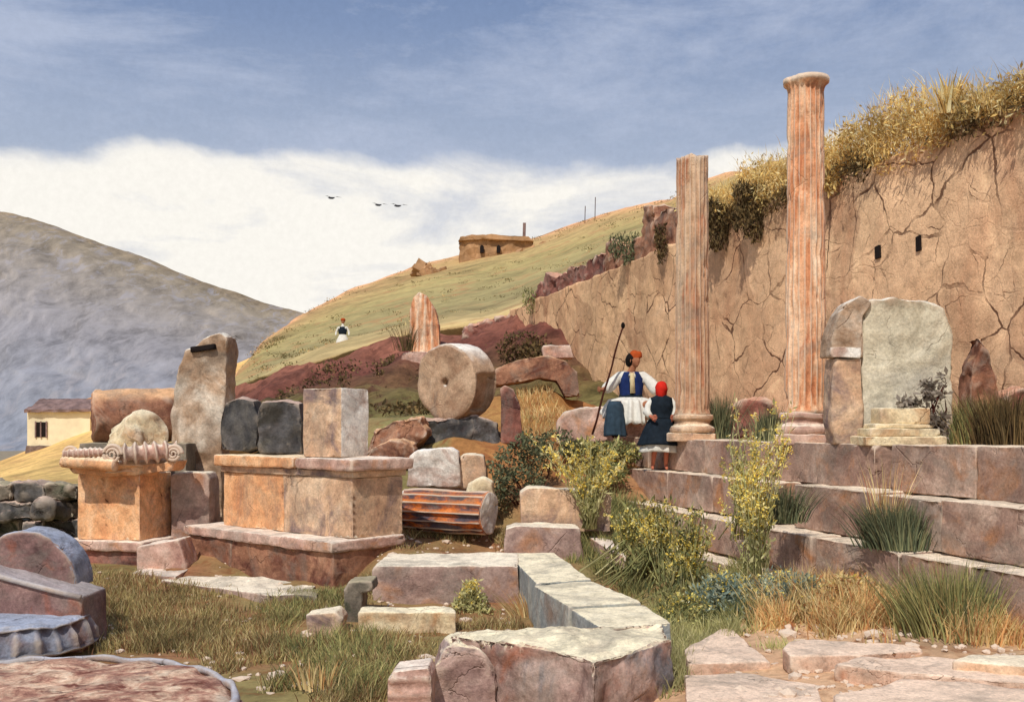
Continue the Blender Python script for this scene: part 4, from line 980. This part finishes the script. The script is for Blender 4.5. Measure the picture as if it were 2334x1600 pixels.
cloth('leg_cloth', [(V(-.3, -.28, .57), .09, .1), (V(-.3, -.31, .5), .125, .13), (V(-.3, -.33, .33), .145, .14), (V(-.3, -.33, .16), .16, .15), (V(-.29, -.33, .03), .175, .16)], M['slate'], man, pleat=.07, npl=9, capt=True)
limb('gaiter', [V(.26, -.3, .46), V(.25, -.3, .32), V(.25, -.27, .12)], [.085, .085, .06], M['gaiter'])
limb('trouser_leg', [V(.28, -.31, .54), V(.29, -.33, .42), V(.27, -.31, .26), V(.26, -.28, .18)], [.085, .1, .085, .06], M['linen'])
for s_ in (-1, 1): limb('shoe', [V(s_*.28-.02, -.24, .05), V(s_*.29-.02, -.34, .045), V(s_*.3-.02, -.44, .035)], [.045, .048, .03], M['wood'])
stf = empty('staff', W(1350, 992, mY-.28), 'long thin dark shepherd staff with a black knob, held by the seated man', 'staff')
p0 = W(1350, 990, mY-.28); p1 = W(1420, 742, mY-.18)
mk('shaft', tube_bm([p0.lerp(p1, i/8)+Vector((.008*math.sin(i*1.7), 0, 0)) for i in range(9)], [.018, .017, .018, .016, .017, .015, .016, .014, .014], 8), M['wood'], stf)
bmk = bmesh.new(); bmesh.ops.create_uvsphere(bmk, u_segments=12, v_segments=8, radius=.04, matrix=Matrix.Translation(p1) @ Matrix.Diagonal((.8, .8, 1.3, 1))); mk('knob', bmk, M['hair'], stf)
# girl
gY = 14.3; gX = (1507-CX)/F*gY; GL = Vector((gX, gY, 1.275)); GS = 1.27/1.6
girl = empty('person', GL, 'small person in navy dress and red headscarf standing on the step', 'person')
V2 = lambda x, y, z: GL+Vector((x, y, z))*GS
f = Fig()
def ga(k, p, r, prev=None): f.add(k, tuple(Vector(p)*GS), r*GS if not isinstance(r, tuple) else (r[0]*GS, r[1]*GS), prev)
ga('pel', (0, 0, .86), (.14, .11)); ga('wa', (0, 0, 1.02), (.105, .09), 'pel'); ga('ch', (0, 0, 1.2), (.13, .1), 'wa'); ga('nk', (.0, 0, 1.33), .05, 'ch'); ga('hd', (0, 0, 1.42), .07, 'nk')
for s_, k in ((-1, 'L'), (1, 'R')):
    ga('hip'+k, (s_*.09, 0, .8), .085, 'pel'); ga('kn'+k, (s_*.1, -.04+.02*s_, .45), .058, 'hip'+k); ga('cf'+k, (s_*.11-.02, -.01, .3), .052, 'kn'+k); ga('an'+k, (s_*.12-.03, .03, .07), .032, 'cf'+k); ga('ft'+k, (s_*.13-.04, -.1, .03), .028, 'an'+k)
    ga('sh'+k, (s_*.15, 0, 1.27), .05, 'ch'); ga('el'+k, (s_*.25, -.02, 1.04), .038, 'sh'+k); ga('wr'+k, (s_*.2, -.18, .95), .025, 'el'+k)
hand(f, 'wrL', tuple(Vector((-.2, -.18, .95))*GS), (.3, -.9, 0), (0, 0, 1), (1, 0, 0), L=.13, curl=.4, key='a'); hand(f, 'wrR', tuple(Vector((.2, -.18, .95))*GS), (-.3, -.9, 0), (0, 0, 1), (-1, 0, 0), L=.13, curl=.4, key='b')
skin_mesh('body', f.v, f.e, f.r, M['skin2'], girl, GL)
mk('head', head_bm(V2(0, 0, 1.46), .18, (.5, .75, 0)), M['skin2'], girl)
bmh = bmesh.new(); bmesh.ops.create_uvsphere(bmh, u_segments=24, v_segments=18, radius=1, matrix=Matrix.Translation(V2(0, -.01, 1.47)) @ Matrix.Diagonal((.09, .095, .11, 1)))
for v in bmh.verts: v.co += v.normal*fr(v.co, 12, 3, 2)*.012; v.co.z -= .05 if v.co.z < GL.z+1.40*GS else 0
mk('headscarf', bmh, M['scarf'], girl)
cloth('bodice', [(V2(0, 0, 1.36), .06, .06), (V2(0, 0, 1.3), .16, .11), (V2(0, 0, 1.15), .19, .14), (V2(0, 0, 1.0), .16, .13), (V2(0, 0, .93), .17, .14)], M['navy'], girl)
cloth('skirt', [(V2(0, 0, .97), .15, .12), (V2(0, 0, .85), .2, .17), (V2(0, 0, .65), .27, .22), (V2(-.02, 0, .46), .34, .27)], M['navy'], girl, pleat=.06, npl=11)
cloth('underskirt', [(V2(0, 0, .7), .2, .17), (V2(-.02, 0, .5), .28, .22), (V2(-.02, 0, .33), .3, .24)], M['linen'], girl, pleat=.05, npl=13)
for s_ in (-1, 1): mk('sleeve', tube_bm([V2(s_*.15, 0, 1.28), V2(s_*.22, -.01, 1.15), V2(s_*.26, -.03, 1.04), V2(s_*.22, -.13, .97)], [.05, .062, .06, .045], 14), M['linen'], girl)
# far walking man
wY = 46; w0 = W(781, 812, wY); wm = empty('person', w0, 'tiny distant person walking on the green slope in white skirt and dark vest', 'person')
fh = 1.65
f = Fig(); f.add('p', (0, 0, .85), (.13, .1)); f.add('c', (0, 0, 1.25), (.16, .11), 'p'); f.add('n', (0, 0, 1.42), .05, 'c'); f.add('h', (.02, 0, 1.52), .07, 'n')
for s_, k in ((-1, 'l'), (1, 'r')):
    f.add('k'+k, (s_*.12, -.05*s_, .45), .07, 'p'); f.add('a'+k, (s_*.17, .05*s_, .06), .045, 'k'+k); f.add('f'+k, (s_*.17-.02, -.1, .03), .035, 'a'+k)
    f.add('s'+k, (s_*.2, 0, 1.33), .055, 'c'); f.add('e'+k, (s_*.3, 0, 1.1), .05, 's'+k); f.add('w'+k, (s_*.3, -.1, .95), .035, 'e'+k)
skin_mesh('body', f.v, f.e, f.r, M['linen'], wm, w0)
mk('head', head_bm(w0+Vector((.02, 0, 1.6)), .23, (0, 1, 0)), M['skin'], wm)
mk('cap', lathe_bm([(.115, 0), (.11, .06), (.08, .11), (.02, .12)], Matrix.Translation(w0+Vector((.02, 0, 1.64))), 16), M['fez'], wm)
cloth('skirt', [(w0+Vector((0, 0, 1.0)), .16, .13), (w0+Vector((0, 0, .8)), .25, .2), (w0+Vector((0, 0, .6)), .32, .26)], M['linen'], wm, pleat=.08)
cloth('vest', [(w0+Vector((0, 0, 1.36)), .14, .11), (w0+Vector((0, 0, 1.2)), .2, .15), (w0+Vector((0, 0, 1.02)), .18, .15)], M['navy'], wm)

# ---------------------------------------------------------------- vegetation
def onground(px, py):
    """walk a pixel ray onto the near terrain"""
    Y = 5.0
    while Y < 18:
        p = W(px, py, Y)
        if p.z <= gh(p.x, p.y, False): return p
        Y += .15
    return None
def field_stuff(name, poly_px, n, hrange, w, mats, label, cat, lean=.35, jitter=0):
    veg = Veg(); cnt = 0
    x0 = min(p[0] for p in poly_px); x1 = max(p[0] for p in poly_px); y0 = min(p[1] for p in poly_px); y1 = max(p[1] for p in poly_px)
    def inside(x, y):
        c_ = False; j = len(poly_px)-1
        for i in range(len(poly_px)):
            (xi, yi), (xj, yj) = poly_px[i], poly_px[j]
            if (yi > y) != (yj > y) and x < (xj-xi)*(y-yi)/(yj-yi)+xi: c_ = not c_
            j = i
        return c_
    cl = []
    while cnt < n//14:
        x = vary(x0, x1); y = vary(y0, y1)
        if not inside(x, y): continue
        p = onground(x, y); cnt += 1
        if p is None or fr(p, 1.1, 3, 15)+fr(p, 3, 2, 4)*.5 < -.16: continue
        cl.append(p)
    for p in cl:
        hh = vary(*hrange)*(1.0+.7*fr(p, 1.3, 2, 5)); ln_ = Vector((random.gauss(0, lean), random.gauss(0, lean*.6), 0)); 
        for _ in range(14):
            q = p+Vector((random.gauss(0, .06), random.gauss(0, .06), 0)); q.z = gh(q.x, q.y, False)-.02
            veg.blade(q, hh*vary(.5, 1.2), (ln_.x+random.gauss(0, .22), ln_.y+random.gauss(0, .2)), w*vary(.6, 1.4), vary(.3, .9))
    o = veg.obj(name, mats); tag(o, label, cat, kind='stuff'); return o
GP = [(170, 1290), (420, 1330), (620, 1370), (730, 1330), (760, 1270), (848, 1290), (850, 1400), (1230, 1410), (1210, 1440), (1000, 1450), (960, 1520), (880, 1530), (880, 1640), (540, 1640), (520, 1560), (430, 1500), (190, 1480)]
field_stuff('grass', GP, 64000, (.05, .13), .010, M['grass'], 'olive brown grass filling the left foreground', 'grass')
field_stuff('grass', [(560, 1350), (720, 1350), (790, 1320), (850, 1450), (900, 1500), (860, 1600), (620, 1600), (640, 1460)], 12000, (.07, .17), .010, M['grass_green'], 'darker green grass around the small kerb stones', 'grass')
field_stuff('grass', [(720, 1300), (740, 1250), (930, 1215), (1160, 1205), (1160, 1260), (850, 1262), (830, 1310), (760, 1330)], 14000, (.06, .16), .011, M['grass'], 'brownish short grass between altar base and lintel beam', 'grass')
field_stuff('weeds', [(1330, 1190), (1420, 1170), (1560, 1180), (1700, 1250), (1760, 1420), (1560, 1440), (1480, 1400), (1340, 1300), (1260, 1260)], 24000, (.09, .26), .011, M['grass_green'], 'thick green weeds in front of the steps', 'weeds')
field_stuff('dry_grass', [(1740, 1380), (1850, 1300), (2334, 1330), (2420, 1480), (2100, 1462), (1800, 1464), (1720, 1430)], 30000, (.1, .28), .011, M['drygrass'], 'orange and straw coloured dry grass along the foot of the steps', 'dry grass')
field_stuff('weeds', [(1500, 1400), (1560, 1440), (1660, 1430), (1780, 1460), (1800, 1510), (1700, 1440), (1560, 1520), (1540, 1600), (1500, 1600)], 6000, (.06, .18), .01, M['stem'], 'pale weeds between the boulder and the triangular slab', 'weeds')
field_stuff('grass', [(820, 900), (940, 900), (930, 960), (830, 1000)], 1500, (.1, .2), .02, M['grass_green'], 'green grass on the bank left of the round drum', 'grass')
# leafy masses
def bush(name, label, blobs, mat, n, size, dir=None, cat='bush', stems=None, extra=None, hole=.0):
    v = Veg()
    tot = sum(b[2] for b in blobs)
    for (p, r, wgt) in blobs: v.cloud(p, r, int(n*wgt/tot), size, dir, hole, off=random.uniform(0, 50))
    n_ = len(v.v); base = Vector((sum(q[0] for q in v.v)/n_, sum(q[1] for q in v.v)/n_, min(q[2] for q in v.v)))
    root = empty(name, base, label, cat); v.obj('foliage', mat, root, base)
    s = bmesh.new()
    for (p, r, wgt) in blobs:
        p = Vector(p)
        for _ in range(3): tube_bm([base+Vector((vary(-.05, .05), vary(-.05, .05), 0)), base.lerp(p, .5)+Vector((vary(-.1, .1), 0, .05)), p+Vector((vary(-.6, .6)*r[0], 0, vary(-.2, .6)*r[2]))], [.014, .01, .004], 5, s)
    mk('stems', s, M['wood'], root, loc=base)
    if extra: extra(root, base)
    return root
bush('bush', 'dark green bush left of the yellow flowering plant', [(W(1150, 1055, 14.3), (.28, .3, .26), 1), (W(1210, 1030, 14.4), (.35, .3, .3), 1.4), (W(1270, 1010, 14.8), (.28, .3, .22), 1), (W(1190, 1100, 14.0), (.35, .25, .22), 1), (W(1140, 1130, 13.9), (.14, .2, .3), .5)], M['leaf'], 4600, .062, hole=.15)
bush('bush', 'dark scrubby bush at the foot of the tall wall end above the curved stone', [(W(1195, 800, 28.5), (.8, .4, .6), 1), (W(1240, 815, 26.5), (.6, .4, .4), .8)], M['darkbrush'], 2600, .12)
bush('bush', 'low olive shrub behind the yellow plant near the seated man', [(W(1330, 1025, 15.2), (.4, .3, .16), 1), (W(1410, 1030, 15.0), (.35, .3, .18), 1), (W(1380, 1075, 14.4), (.35, .3, .2), .8)], M['grass_green'], 3200, .08)
def flowering(name, label, base_px, Y, h, nst, spread, fan, flow, size=.04, mat=None, bz=None, dens=26):
    b = W(base_px[0], base_px[1], Y); root = empty(name, b, label, 'plant'); st_ = bmesh.new(); lv = Veg(); fl = Veg()
    for i in range(nst):
        a = random.gauss(0, fan); hh = h*vary(.55, 1.05); tip = b+Vector((a*hh, random.gauss(0, fan*.5)*hh, hh)); mid_ = b.lerp(tip, .5)+Vector((-a*hh*.12, 0, hh*.04))
        b2 = b+Vector((random.gauss(0, spread), random.gauss(0, spread), 0))
        tube_bm([b2, mid_, tip], [.007, .005, .002], 5, st_)
        for j in range(dens):
            t_ = vary(.12, 1); p = (b2.lerp(mid_, t_*2) if t_ < .5 else mid_.lerp(tip, t_*2-1))+Vector((random.gauss(0, .022), random.gauss(0, .022), 0))
            if t_ > .5 and random.random() < flow: fl.cloud(p, (.026, .026, .026), 6, size*.95)
            else: lv.leaf(p, size*2.4*vary(.6, 1.3), (vary(-.6, .6), vary(-.6, .6), 1), .3)
    mk('stems', st_, M['stem'], root, loc=b); lv.obj('leaves', mat or M['stem'], root, b); tag(fl.obj('flowers', M['yellow'], root, b), kind='stuff')
    return root
flowering('flowering_plant', 'spreading yellow flowered plant standing below the seated man', (1345, 1205), 12.45, 1.15, 46, .05, .33, .7, .038)
flowering('flowering_plant', 'tall yellow flowered plant rising in front of the steps between the columns', (1722, 1430), 9.2, 2.05, 34, .06, .1, .62, .032, dens=44)
flowering('flowering_plant', 'second stalky yellow plant leaning left of the tallest one', (1690, 1230), 10.4, 1.15, 16, .08, .16, .62, .032, dens=30)
flowering('flowering_plant', 'yellow and green weed clump left of the tall plant', (1500, 1330), 10.4, .85, 90, .3, .16, .5, .034, M['grass_green'], dens=20)
def clump(px, py, Y, r, n, label, mat, fl=.18):
    b = W(px, py, Y); root = empty('weed_clump', b, label, 'weeds'); v = Veg(); f_ = Veg()
    for _ in range(n):
        p = b+Vector((random.gauss(0, r[0]*.5), random.gauss(0, r[1]*.5), 0)); h_ = r[2]*vary(.3, 1)*math.exp(-((p.x-b.x)/r[0])**2)
        p.z = gh(p.x, p.y, False)-.02
        if random.random() < .4: v.blade(p, h_, (random.gauss(0, .3), random.gauss(0, .3)), .009, .6)
        for _ in range(4): v.leaf(p+Vector((random.gauss(0, .03), random.gauss(0, .03), vary(.1, 1)*h_)), vary(.03, .075), (vary(-1, 1), vary(-1, 1), .6), .35)
        if random.random() < fl: f_.cloud(p+Vector((0, 0, h_)), (.018, .018, .018), 4, .026)
    v.obj('leaves', mat, root, b); tag(f_.obj('flowers', M['yellow'], root, b), kind='stuff')
flowering('flowering_plant', 'bushy olive stalks with yellow tips beside the cream slabs', (1565, 1400), 9.6, 1.0, 80, .26, .14, .4, .034, M['grass_green'], dens=22)
flowering('flowering_plant', 'low olive stalks in front of the small pink slab', (1435, 1290), 11.0, .6, 70, .28, .18, .3, .034, M['grass_green'], dens=18)
clump(1640, 1430, 8.9, (.42, .3, .32), 1500, 'low clump of yellow and blue green weeds beside the triangular slab', M['leafblue'], .3)
clump(1800, 1440, 8.6, (.45, .3, .34), 1500, 'grey green weed clump with pale flecks right of the triangular slab', M['leafblue'])
clump(1560, 1420, 8.8, (.3, .3, .3), 900, 'olive weed clump right behind the end of the cream slab', M['grass_green'], .3)
clump(1075, 1398, 9.9, (.16, .12, .34), 420, 'small yellow tuft in the grass in front of the lintel beam', M['stem'], .5)
clump(1930, 1430, 8.2, (.5, .25, .34), 1100, 'straw and orange weed clump above the long pinkish slab', M['drygrass'], .1)
def tuft(name, label, px, py, Y, n, h, spread, lean, mat, cat='grass tuft', w=.012):
    v = Veg(); b = W(px, py, Y)
    for _ in range(n):
        a = Vector((random.gauss(0, spread), random.gauss(0, spread*.7), 0)); v.blade(b+a, h*vary(.4, 1.1), (a.x/max(spread, .01)*lean+random.gauss(0, .15), random.gauss(0, .2)), w*vary(.6, 1.4), .6)
    o = v.obj(name, mat, None, b); tag(o, label, cat); return o
tuft('grass_tuft', 'dark green grass tuft in the dry grass at the right', 2165, 1452, 7.5, 1300, .55, .16, .28, M['grass_green'])
tuft('grass_tuft', 'green weed tuft growing from the broken second step', 2050, 1250, 8.76, 1300, .42, .12, .3, M['leaf'])
tuft('grass_tuft', 'tall dry yellow stalks growing on the second step', 2015, 1246, 8.95, 90, .8, .06, .12, M['drygrass'])
tuft('grass_tuft', 'white dry blades at the corner of the lintel beam', 1215, 1420, 9.8, 260, .34, .09, .4, M['drygrass'])
tuft('grass_tuft', 'pale dry tuft in the grass left of the grooved block', 715, 1570, 6.9, 60, .2, .07, .2, M['drygrass'])
tuft('grass_tuft', 'dark leafy tuft at the foot of the shorter column', 1640, 1000, 14.2, 500, .65, .07, .12, M['leaf'])
tuft('grass_tuft', 'dark leafy tuft at the left foot of the taller column', 1752, 1006, 12.2, 500, .42, .08, .15, M['leaf'])
tuft('grass_tuft', 'olive grasses at the wall foot right of the pale stele', 2210, 1012, 10.6, 1100, .5, .2, .2, M['grass_green'])
tuft('grass_tuft', 'dark spiky grasses on the terrace at the right edge', 2300, 1015, 9.6, 900, .55, .16, .2, M['darkbrush'])
tuft('grass_tuft', 'blades growing along the second step edge beside the tall plant', 1785, 1190, 9.75, 500, .38, .09, .3, M['leaf'])
bush('dead_plant', 'grey withered leafy plant against the right side of the pale stele', [(W(2118, 905, 10.0), (.1, .06, .2), 1), (W(2150, 880, 10.0), (.06, .05, .14), .5), (W(2138, 970, 10.0), (.1, .06, .16), .8), (W(2078, 918, 10.1), (.13, .05, .05), .4)], M['deadleaf'], 620, .075, cat='plant')
v = Veg(); v2 = Veg()
for _ in range(520):
    u = vary(2.6, 12.5); t_ = random.random()**.9*.93; p = hill_pt(u, t_)
    if fr(p, .05, 3, 7) < -.12: continue
    s_ = vary(.1, .34)*(.55+p.y/140)
    (v if random.random() < .8 else v2).cloud(p+Vector((0, 0, s_*.15)), (s_*2.4, s_*1.6, s_*.4), 34, s_*.42)
tag(v.obj('hill_scrub', M['scrub']), 'scattered low scrub dotting the green hillside', 'scrub', kind='stuff')
tag(v2.obj('hill_dry_grass', M['drygrass']), 'scattered straw coloured grass patches on the hillside', 'dry grass', kind='stuff')
v = Veg()
for _ in range(420):   # growth on the red bank
    x = vary(-7, .2); y_ = vary(20, 34); px_ = CX+F*x/y_
    p = W(px_, 0, y_); k_ = max(0, min(1, (y_-25)/8)); tt_ = 930-(930-(860-.13*(px_-500)))*k_
    p.z = EYE-(tt_-HY)/F*y_
    if fr(p, .4, 3, 9) < 0: continue
    v.cloud(p, (.3, .2, .14), 22, .12)
for bx, by, bY, rr in ((885, 850, 32.3, .6), (862, 872, 30, .45), (1160, 790, 33.6, .5), (905, 835, 33, .4)):
    v.cloud(W(bx, by, bY), (rr, .3, rr*.9), 420, .14)
tag(v.obj('bank_scrub', M['darkbrush']), 'dark patchy scrub growing on the red bank', 'scrub', kind='stuff')
bm = bmesh.new()
for _ in range(900):
    r_ = random.random()
    if r_ < .45: px_, py_ = vary(180, 1180), vary(1290, 1590)
    elif r_ < .8: px_, py_ = vary(1540, 2330), vary(1440, 1600)
    else: px_, py_ = vary(820, 1300), vary(1200, 1290)
    p = onground(px_, py_)
    if p is None: continue
    s_ = vary(.008, .035)*(1 if random.random() < .9 else 2); p.z = gh(p.x, p.y, True)+s_*.2
    bmesh.ops.create_icosphere(bm, subdivisions=1, radius=s_, matrix=Matrix.Translation(p) @ Matrix.Rotation(vary(0, 3), 4, 'Z') @ Matrix.Diagonal((vary(.8, 1.6), 1, vary(.4, .8), 1)))
for v_ in bm.verts: v_.co += Vector([random.gauss(0, .003) for _ in range(3)])
tag(mk('pebbles', bm, M['paver'], smooth=False), 'loose pebbles and chips scattered over the ground', 'pebbles', kind='stuff')
# golden brush along the wall top (stuff) and dark hanging shrubs
v = Veg(); v3 = Veg()
for _ in range(5200):
    Y = vary(5.5, 20.9); H_ = (.34+.46*min(1, max(0, (Y-11)/5)))*(1+.55*fr((0, Y, 0), 1.3, 3, 9)); t_ = random.random()
    if Y > 20.2 and random.random() < .5: continue
    c_ = ln(CW, Y)+NRM*vary(-.16, .45)+Vector((0, 0, WT-.12+H_*t_))
    low = fr((Y, t_*2, 3), 1.2, 3, 2)*.5+(.36 if Y > 15 else .1)
    tgt = v3 if t_ < low else v
    kk = 1+.8*fr((0, Y, 0), 1.1, 3, 19)
    for _ in range(13):
        q = c_+Vector([random.gauss(0, .085) for _ in range(3)])
        if random.random() < .6: tgt.leaf(q, vary(.05, .12), (vary(-1, .2), vary(-.6, .6), vary(-1, .8)), .3)
        else: tgt.blade(q, vary(.08, .26)*kk, (vary(-1.0, .5), vary(-.6, .6)), .009, .8)
o = v.obj('dry_brush', M['brush']); tag(o, 'golden dry brush spilling over the top of the tall wall', 'dry brush', kind='stuff')
o = v3.obj('brown_brush', M['darkbrush']); tag(o, 'brown withered undergrowth beneath the golden brush on the wall', 'brush', kind='stuff')
def hang(px, py, rpx, rpy, n, label, mat=M['darkbrush'], k=.12):
    Yh = CW/((px-CX)/F+S)-.15; s_ = Yh/F; p = W(px, py, Yh)-NRM*.08; v = Veg(); off = px
    for _ in range(n):
        a = vary(-1, 1); b_ = vary(-1, 1)
        edge = (1-.55*max(0, -b_)**1.2)*(1+.5*fr((a*2, b_*3, off), 1, 2))
        if abs(a) > edge or b_ < -1+.9*abs(fr((a*2.5, 0, off), 1, 2))+abs(a)*.5: continue
        q = p+Vector((a*rpx*s_, -vary(0, k), b_*rpy*s_))
        v.leaf(q, vary(.05, .13), (vary(-.35, .35), vary(-.3, .1), -1 if random.random() < .75 else 1), .3)
    o = v.obj('hanging_shrub', mat); tag(o, label, 'hanging shrub')
hang(1645, 520, 40, 62, 3000, 'dark shrub hanging down the wall just right of the shorter column')
hang(1722, 490, 44, 70, 3200, 'larger dark shrub hanging down the wall left of the taller column')
hang(1895, 410, 26, 36, 1100, 'olive gold shrub hanging over the wall right of the taller column', M['brush'])
hang(1512, 560, 13, 46, 800, 'dark shrub on the wall left of the shorter column')
hang(1430, 570, 34, 34, 1200, 'small green shrub along the far parapet', M['leaf'])
hang(1212, 690, 16, 30, 500, 'pale green shrub at the wall end above the red bank', M['grass_green'])
tuft('spiky_plant', 'tall pointed golden plant sticking up from the wall top at the right', 2160, 262, 13.2, 90, .55, .05, .18, M['brush'], 'plant', w=.05)
tuft('grass_tuft', 'thin dry stems near the upright fluted sliver on the bank', 925, 800, 18.5, 90, .55, .08, .3, M['darkbrush'])
# grass over the bank ledge in the middle and orange weeds on the slope
v = Veg()
for _ in range(5200):
    x = vary(.1, 2.0); y = vary(15.2, 21); z = gh(x, y, False)
    if x > CS-S*y-.1: continue
    v.blade((x, y, z-.02), vary(.08, .22), (random.gauss(0, .4), random.gauss(0, .3)), .018, .6)
tag(v.obj('dry_grass', M['drygrass']), 'orange brown scrub on the slope between round drum and seated man', 'dry grass', kind='stuff')

# ---------------------------------------------------------------- world, sun, camera
EL = R(50); AZ = R(20)
to_sun = Vector((-math.sin(AZ)*math.cos(EL), -math.cos(AZ)*math.cos(EL), math.sin(EL)))
w = bpy.data.worlds.new('World'); scene.world = w; w.use_nodes = True; nt = w.node_tree
class WN(NT):
    def __init__(s): s.t = nt; s.n = nt.nodes; s.l = nt.links
t = WN(); bg = nt.nodes['Background']
sky = t.node('ShaderNodeTexSky', sky_type='NISHITA'); sky.sun_disc = False; sky.sun_elevation = EL; sky.sun_rotation = math.atan2(to_sun.x, to_sun.y)
sky.air_density = 1.0; sky.dust_density = 1.5; sky.ozone_density = 2.0
tc = t.node('ShaderNodeTexCoord'); sep = t.node('ShaderNodeSeparateXYZ'); t.link(tc.outputs['Generated'], sep.inputs[0])
mpn = t.node('ShaderNodeMapping'); mpn.inputs['Scale'].default_value = (1, 1, 3.2); t.link(tc.outputs['Generated'], mpn.inputs['Vector'])
mp2 = t.node('ShaderNodeMapping'); mp2.inputs['Scale'].default_value = (1, 1, 1.3); t.link(tc.outputs['Generated'], mp2.inputs['Vector'])
# Nishita, scaled to daylight strength and slightly greyed with painterly wash
base = t.mix(1.0, sky.outputs['Color'], g(.1), 'MULTIPLY')
hs = t.node('ShaderNodeHueSaturation'); hs.inputs['Saturation'].default_value = .8; hs.inputs['Value'].default_value = 1.0; t.link(base, hs.inputs['Color'])
wash = t.ramp(sep.outputs['Z'], [(.2, lin((184, 194, 212))), (.30, lin((162, 176, 202))), (.37, lin((132, 152, 188))), (.44, lin((110, 134, 176))), (.6, lin((96, 124, 170)))])
blue = t.mix(.88, hs.outputs['Color'], wash)
n1 = t.noise(mpn.outputs['Vector'], 3.6, 9, .66, .25)
blue = t.mix(t.ramp(n1, [(.44, G0), (.64, g(.75))]), blue, lin((186, 196, 218)))
n0 = t.noise(mp2.outputs['Vector'], 2.4, 7, .55, .3)
hgt = t.math('ADD', sep.outputs['Z'], t.math('MULTIPLY', t.math('SUBTRACT', n0, .5), -.17))
xt = t.math('MULTIPLY', t.math('MINIMUM', sep.outputs['X'], 0.0), -.07); hgt = t.math('ADD', hgt, xt)
cm = t.ramp(hgt, [(.250, G1), (.258, g(.88)), (.270, G0)])
n3 = t.noise(mpn.outputs['Vector'], 5, 8, .6, .4)
cloud = t.mix(t.ramp(n3, [(.50, G0), (.66, g(.8))]), lin((252, 248, 240)), lin((206, 210, 220)))
colr = t.mix(cm, blue, cloud)
gn = t.noise(tc.outputs['Generated'], 160, 3, .7)
colr = t.mix(1.0, colr, t.ramp(gn, [(.3, g(.965)), (.7, g(1.03))]), 'MULTIPLY')
t.link(colr, bg.inputs['Color']); bg.inputs['Strength'].default_value = 1.0
sl = bpy.data.lights.new('sun', 'SUN'); sl.energy = 3.3; sl.angle = R(.6); sl.color = (1, .95, .87)
so = bpy.data.objects.new('sun', sl); COL.objects.link(so); so.rotation_euler = (-to_sun).to_track_quat('-Z', 'Y').to_euler(); so.location = to_sun*50
cam = bpy.data.cameras.new('camera'); co = bpy.data.objects.new('camera', cam); COL.objects.link(co); scene.camera = co
co.location = (0, 0, EYE); co.rotation_euler = (R(90), 0, 0); cam.sensor_width = 36; cam.lens = 36*F/2334; cam.shift_y = (HY-800)/2334; cam.shift_x = 0
cam.clip_start = .1; cam.clip_end = 20000
scene.view_settings.view_transform = 'Standard'; scene.view_settings.look = 'None'; scene.view_settings.exposure = 0; scene.view_settings.gamma = 1
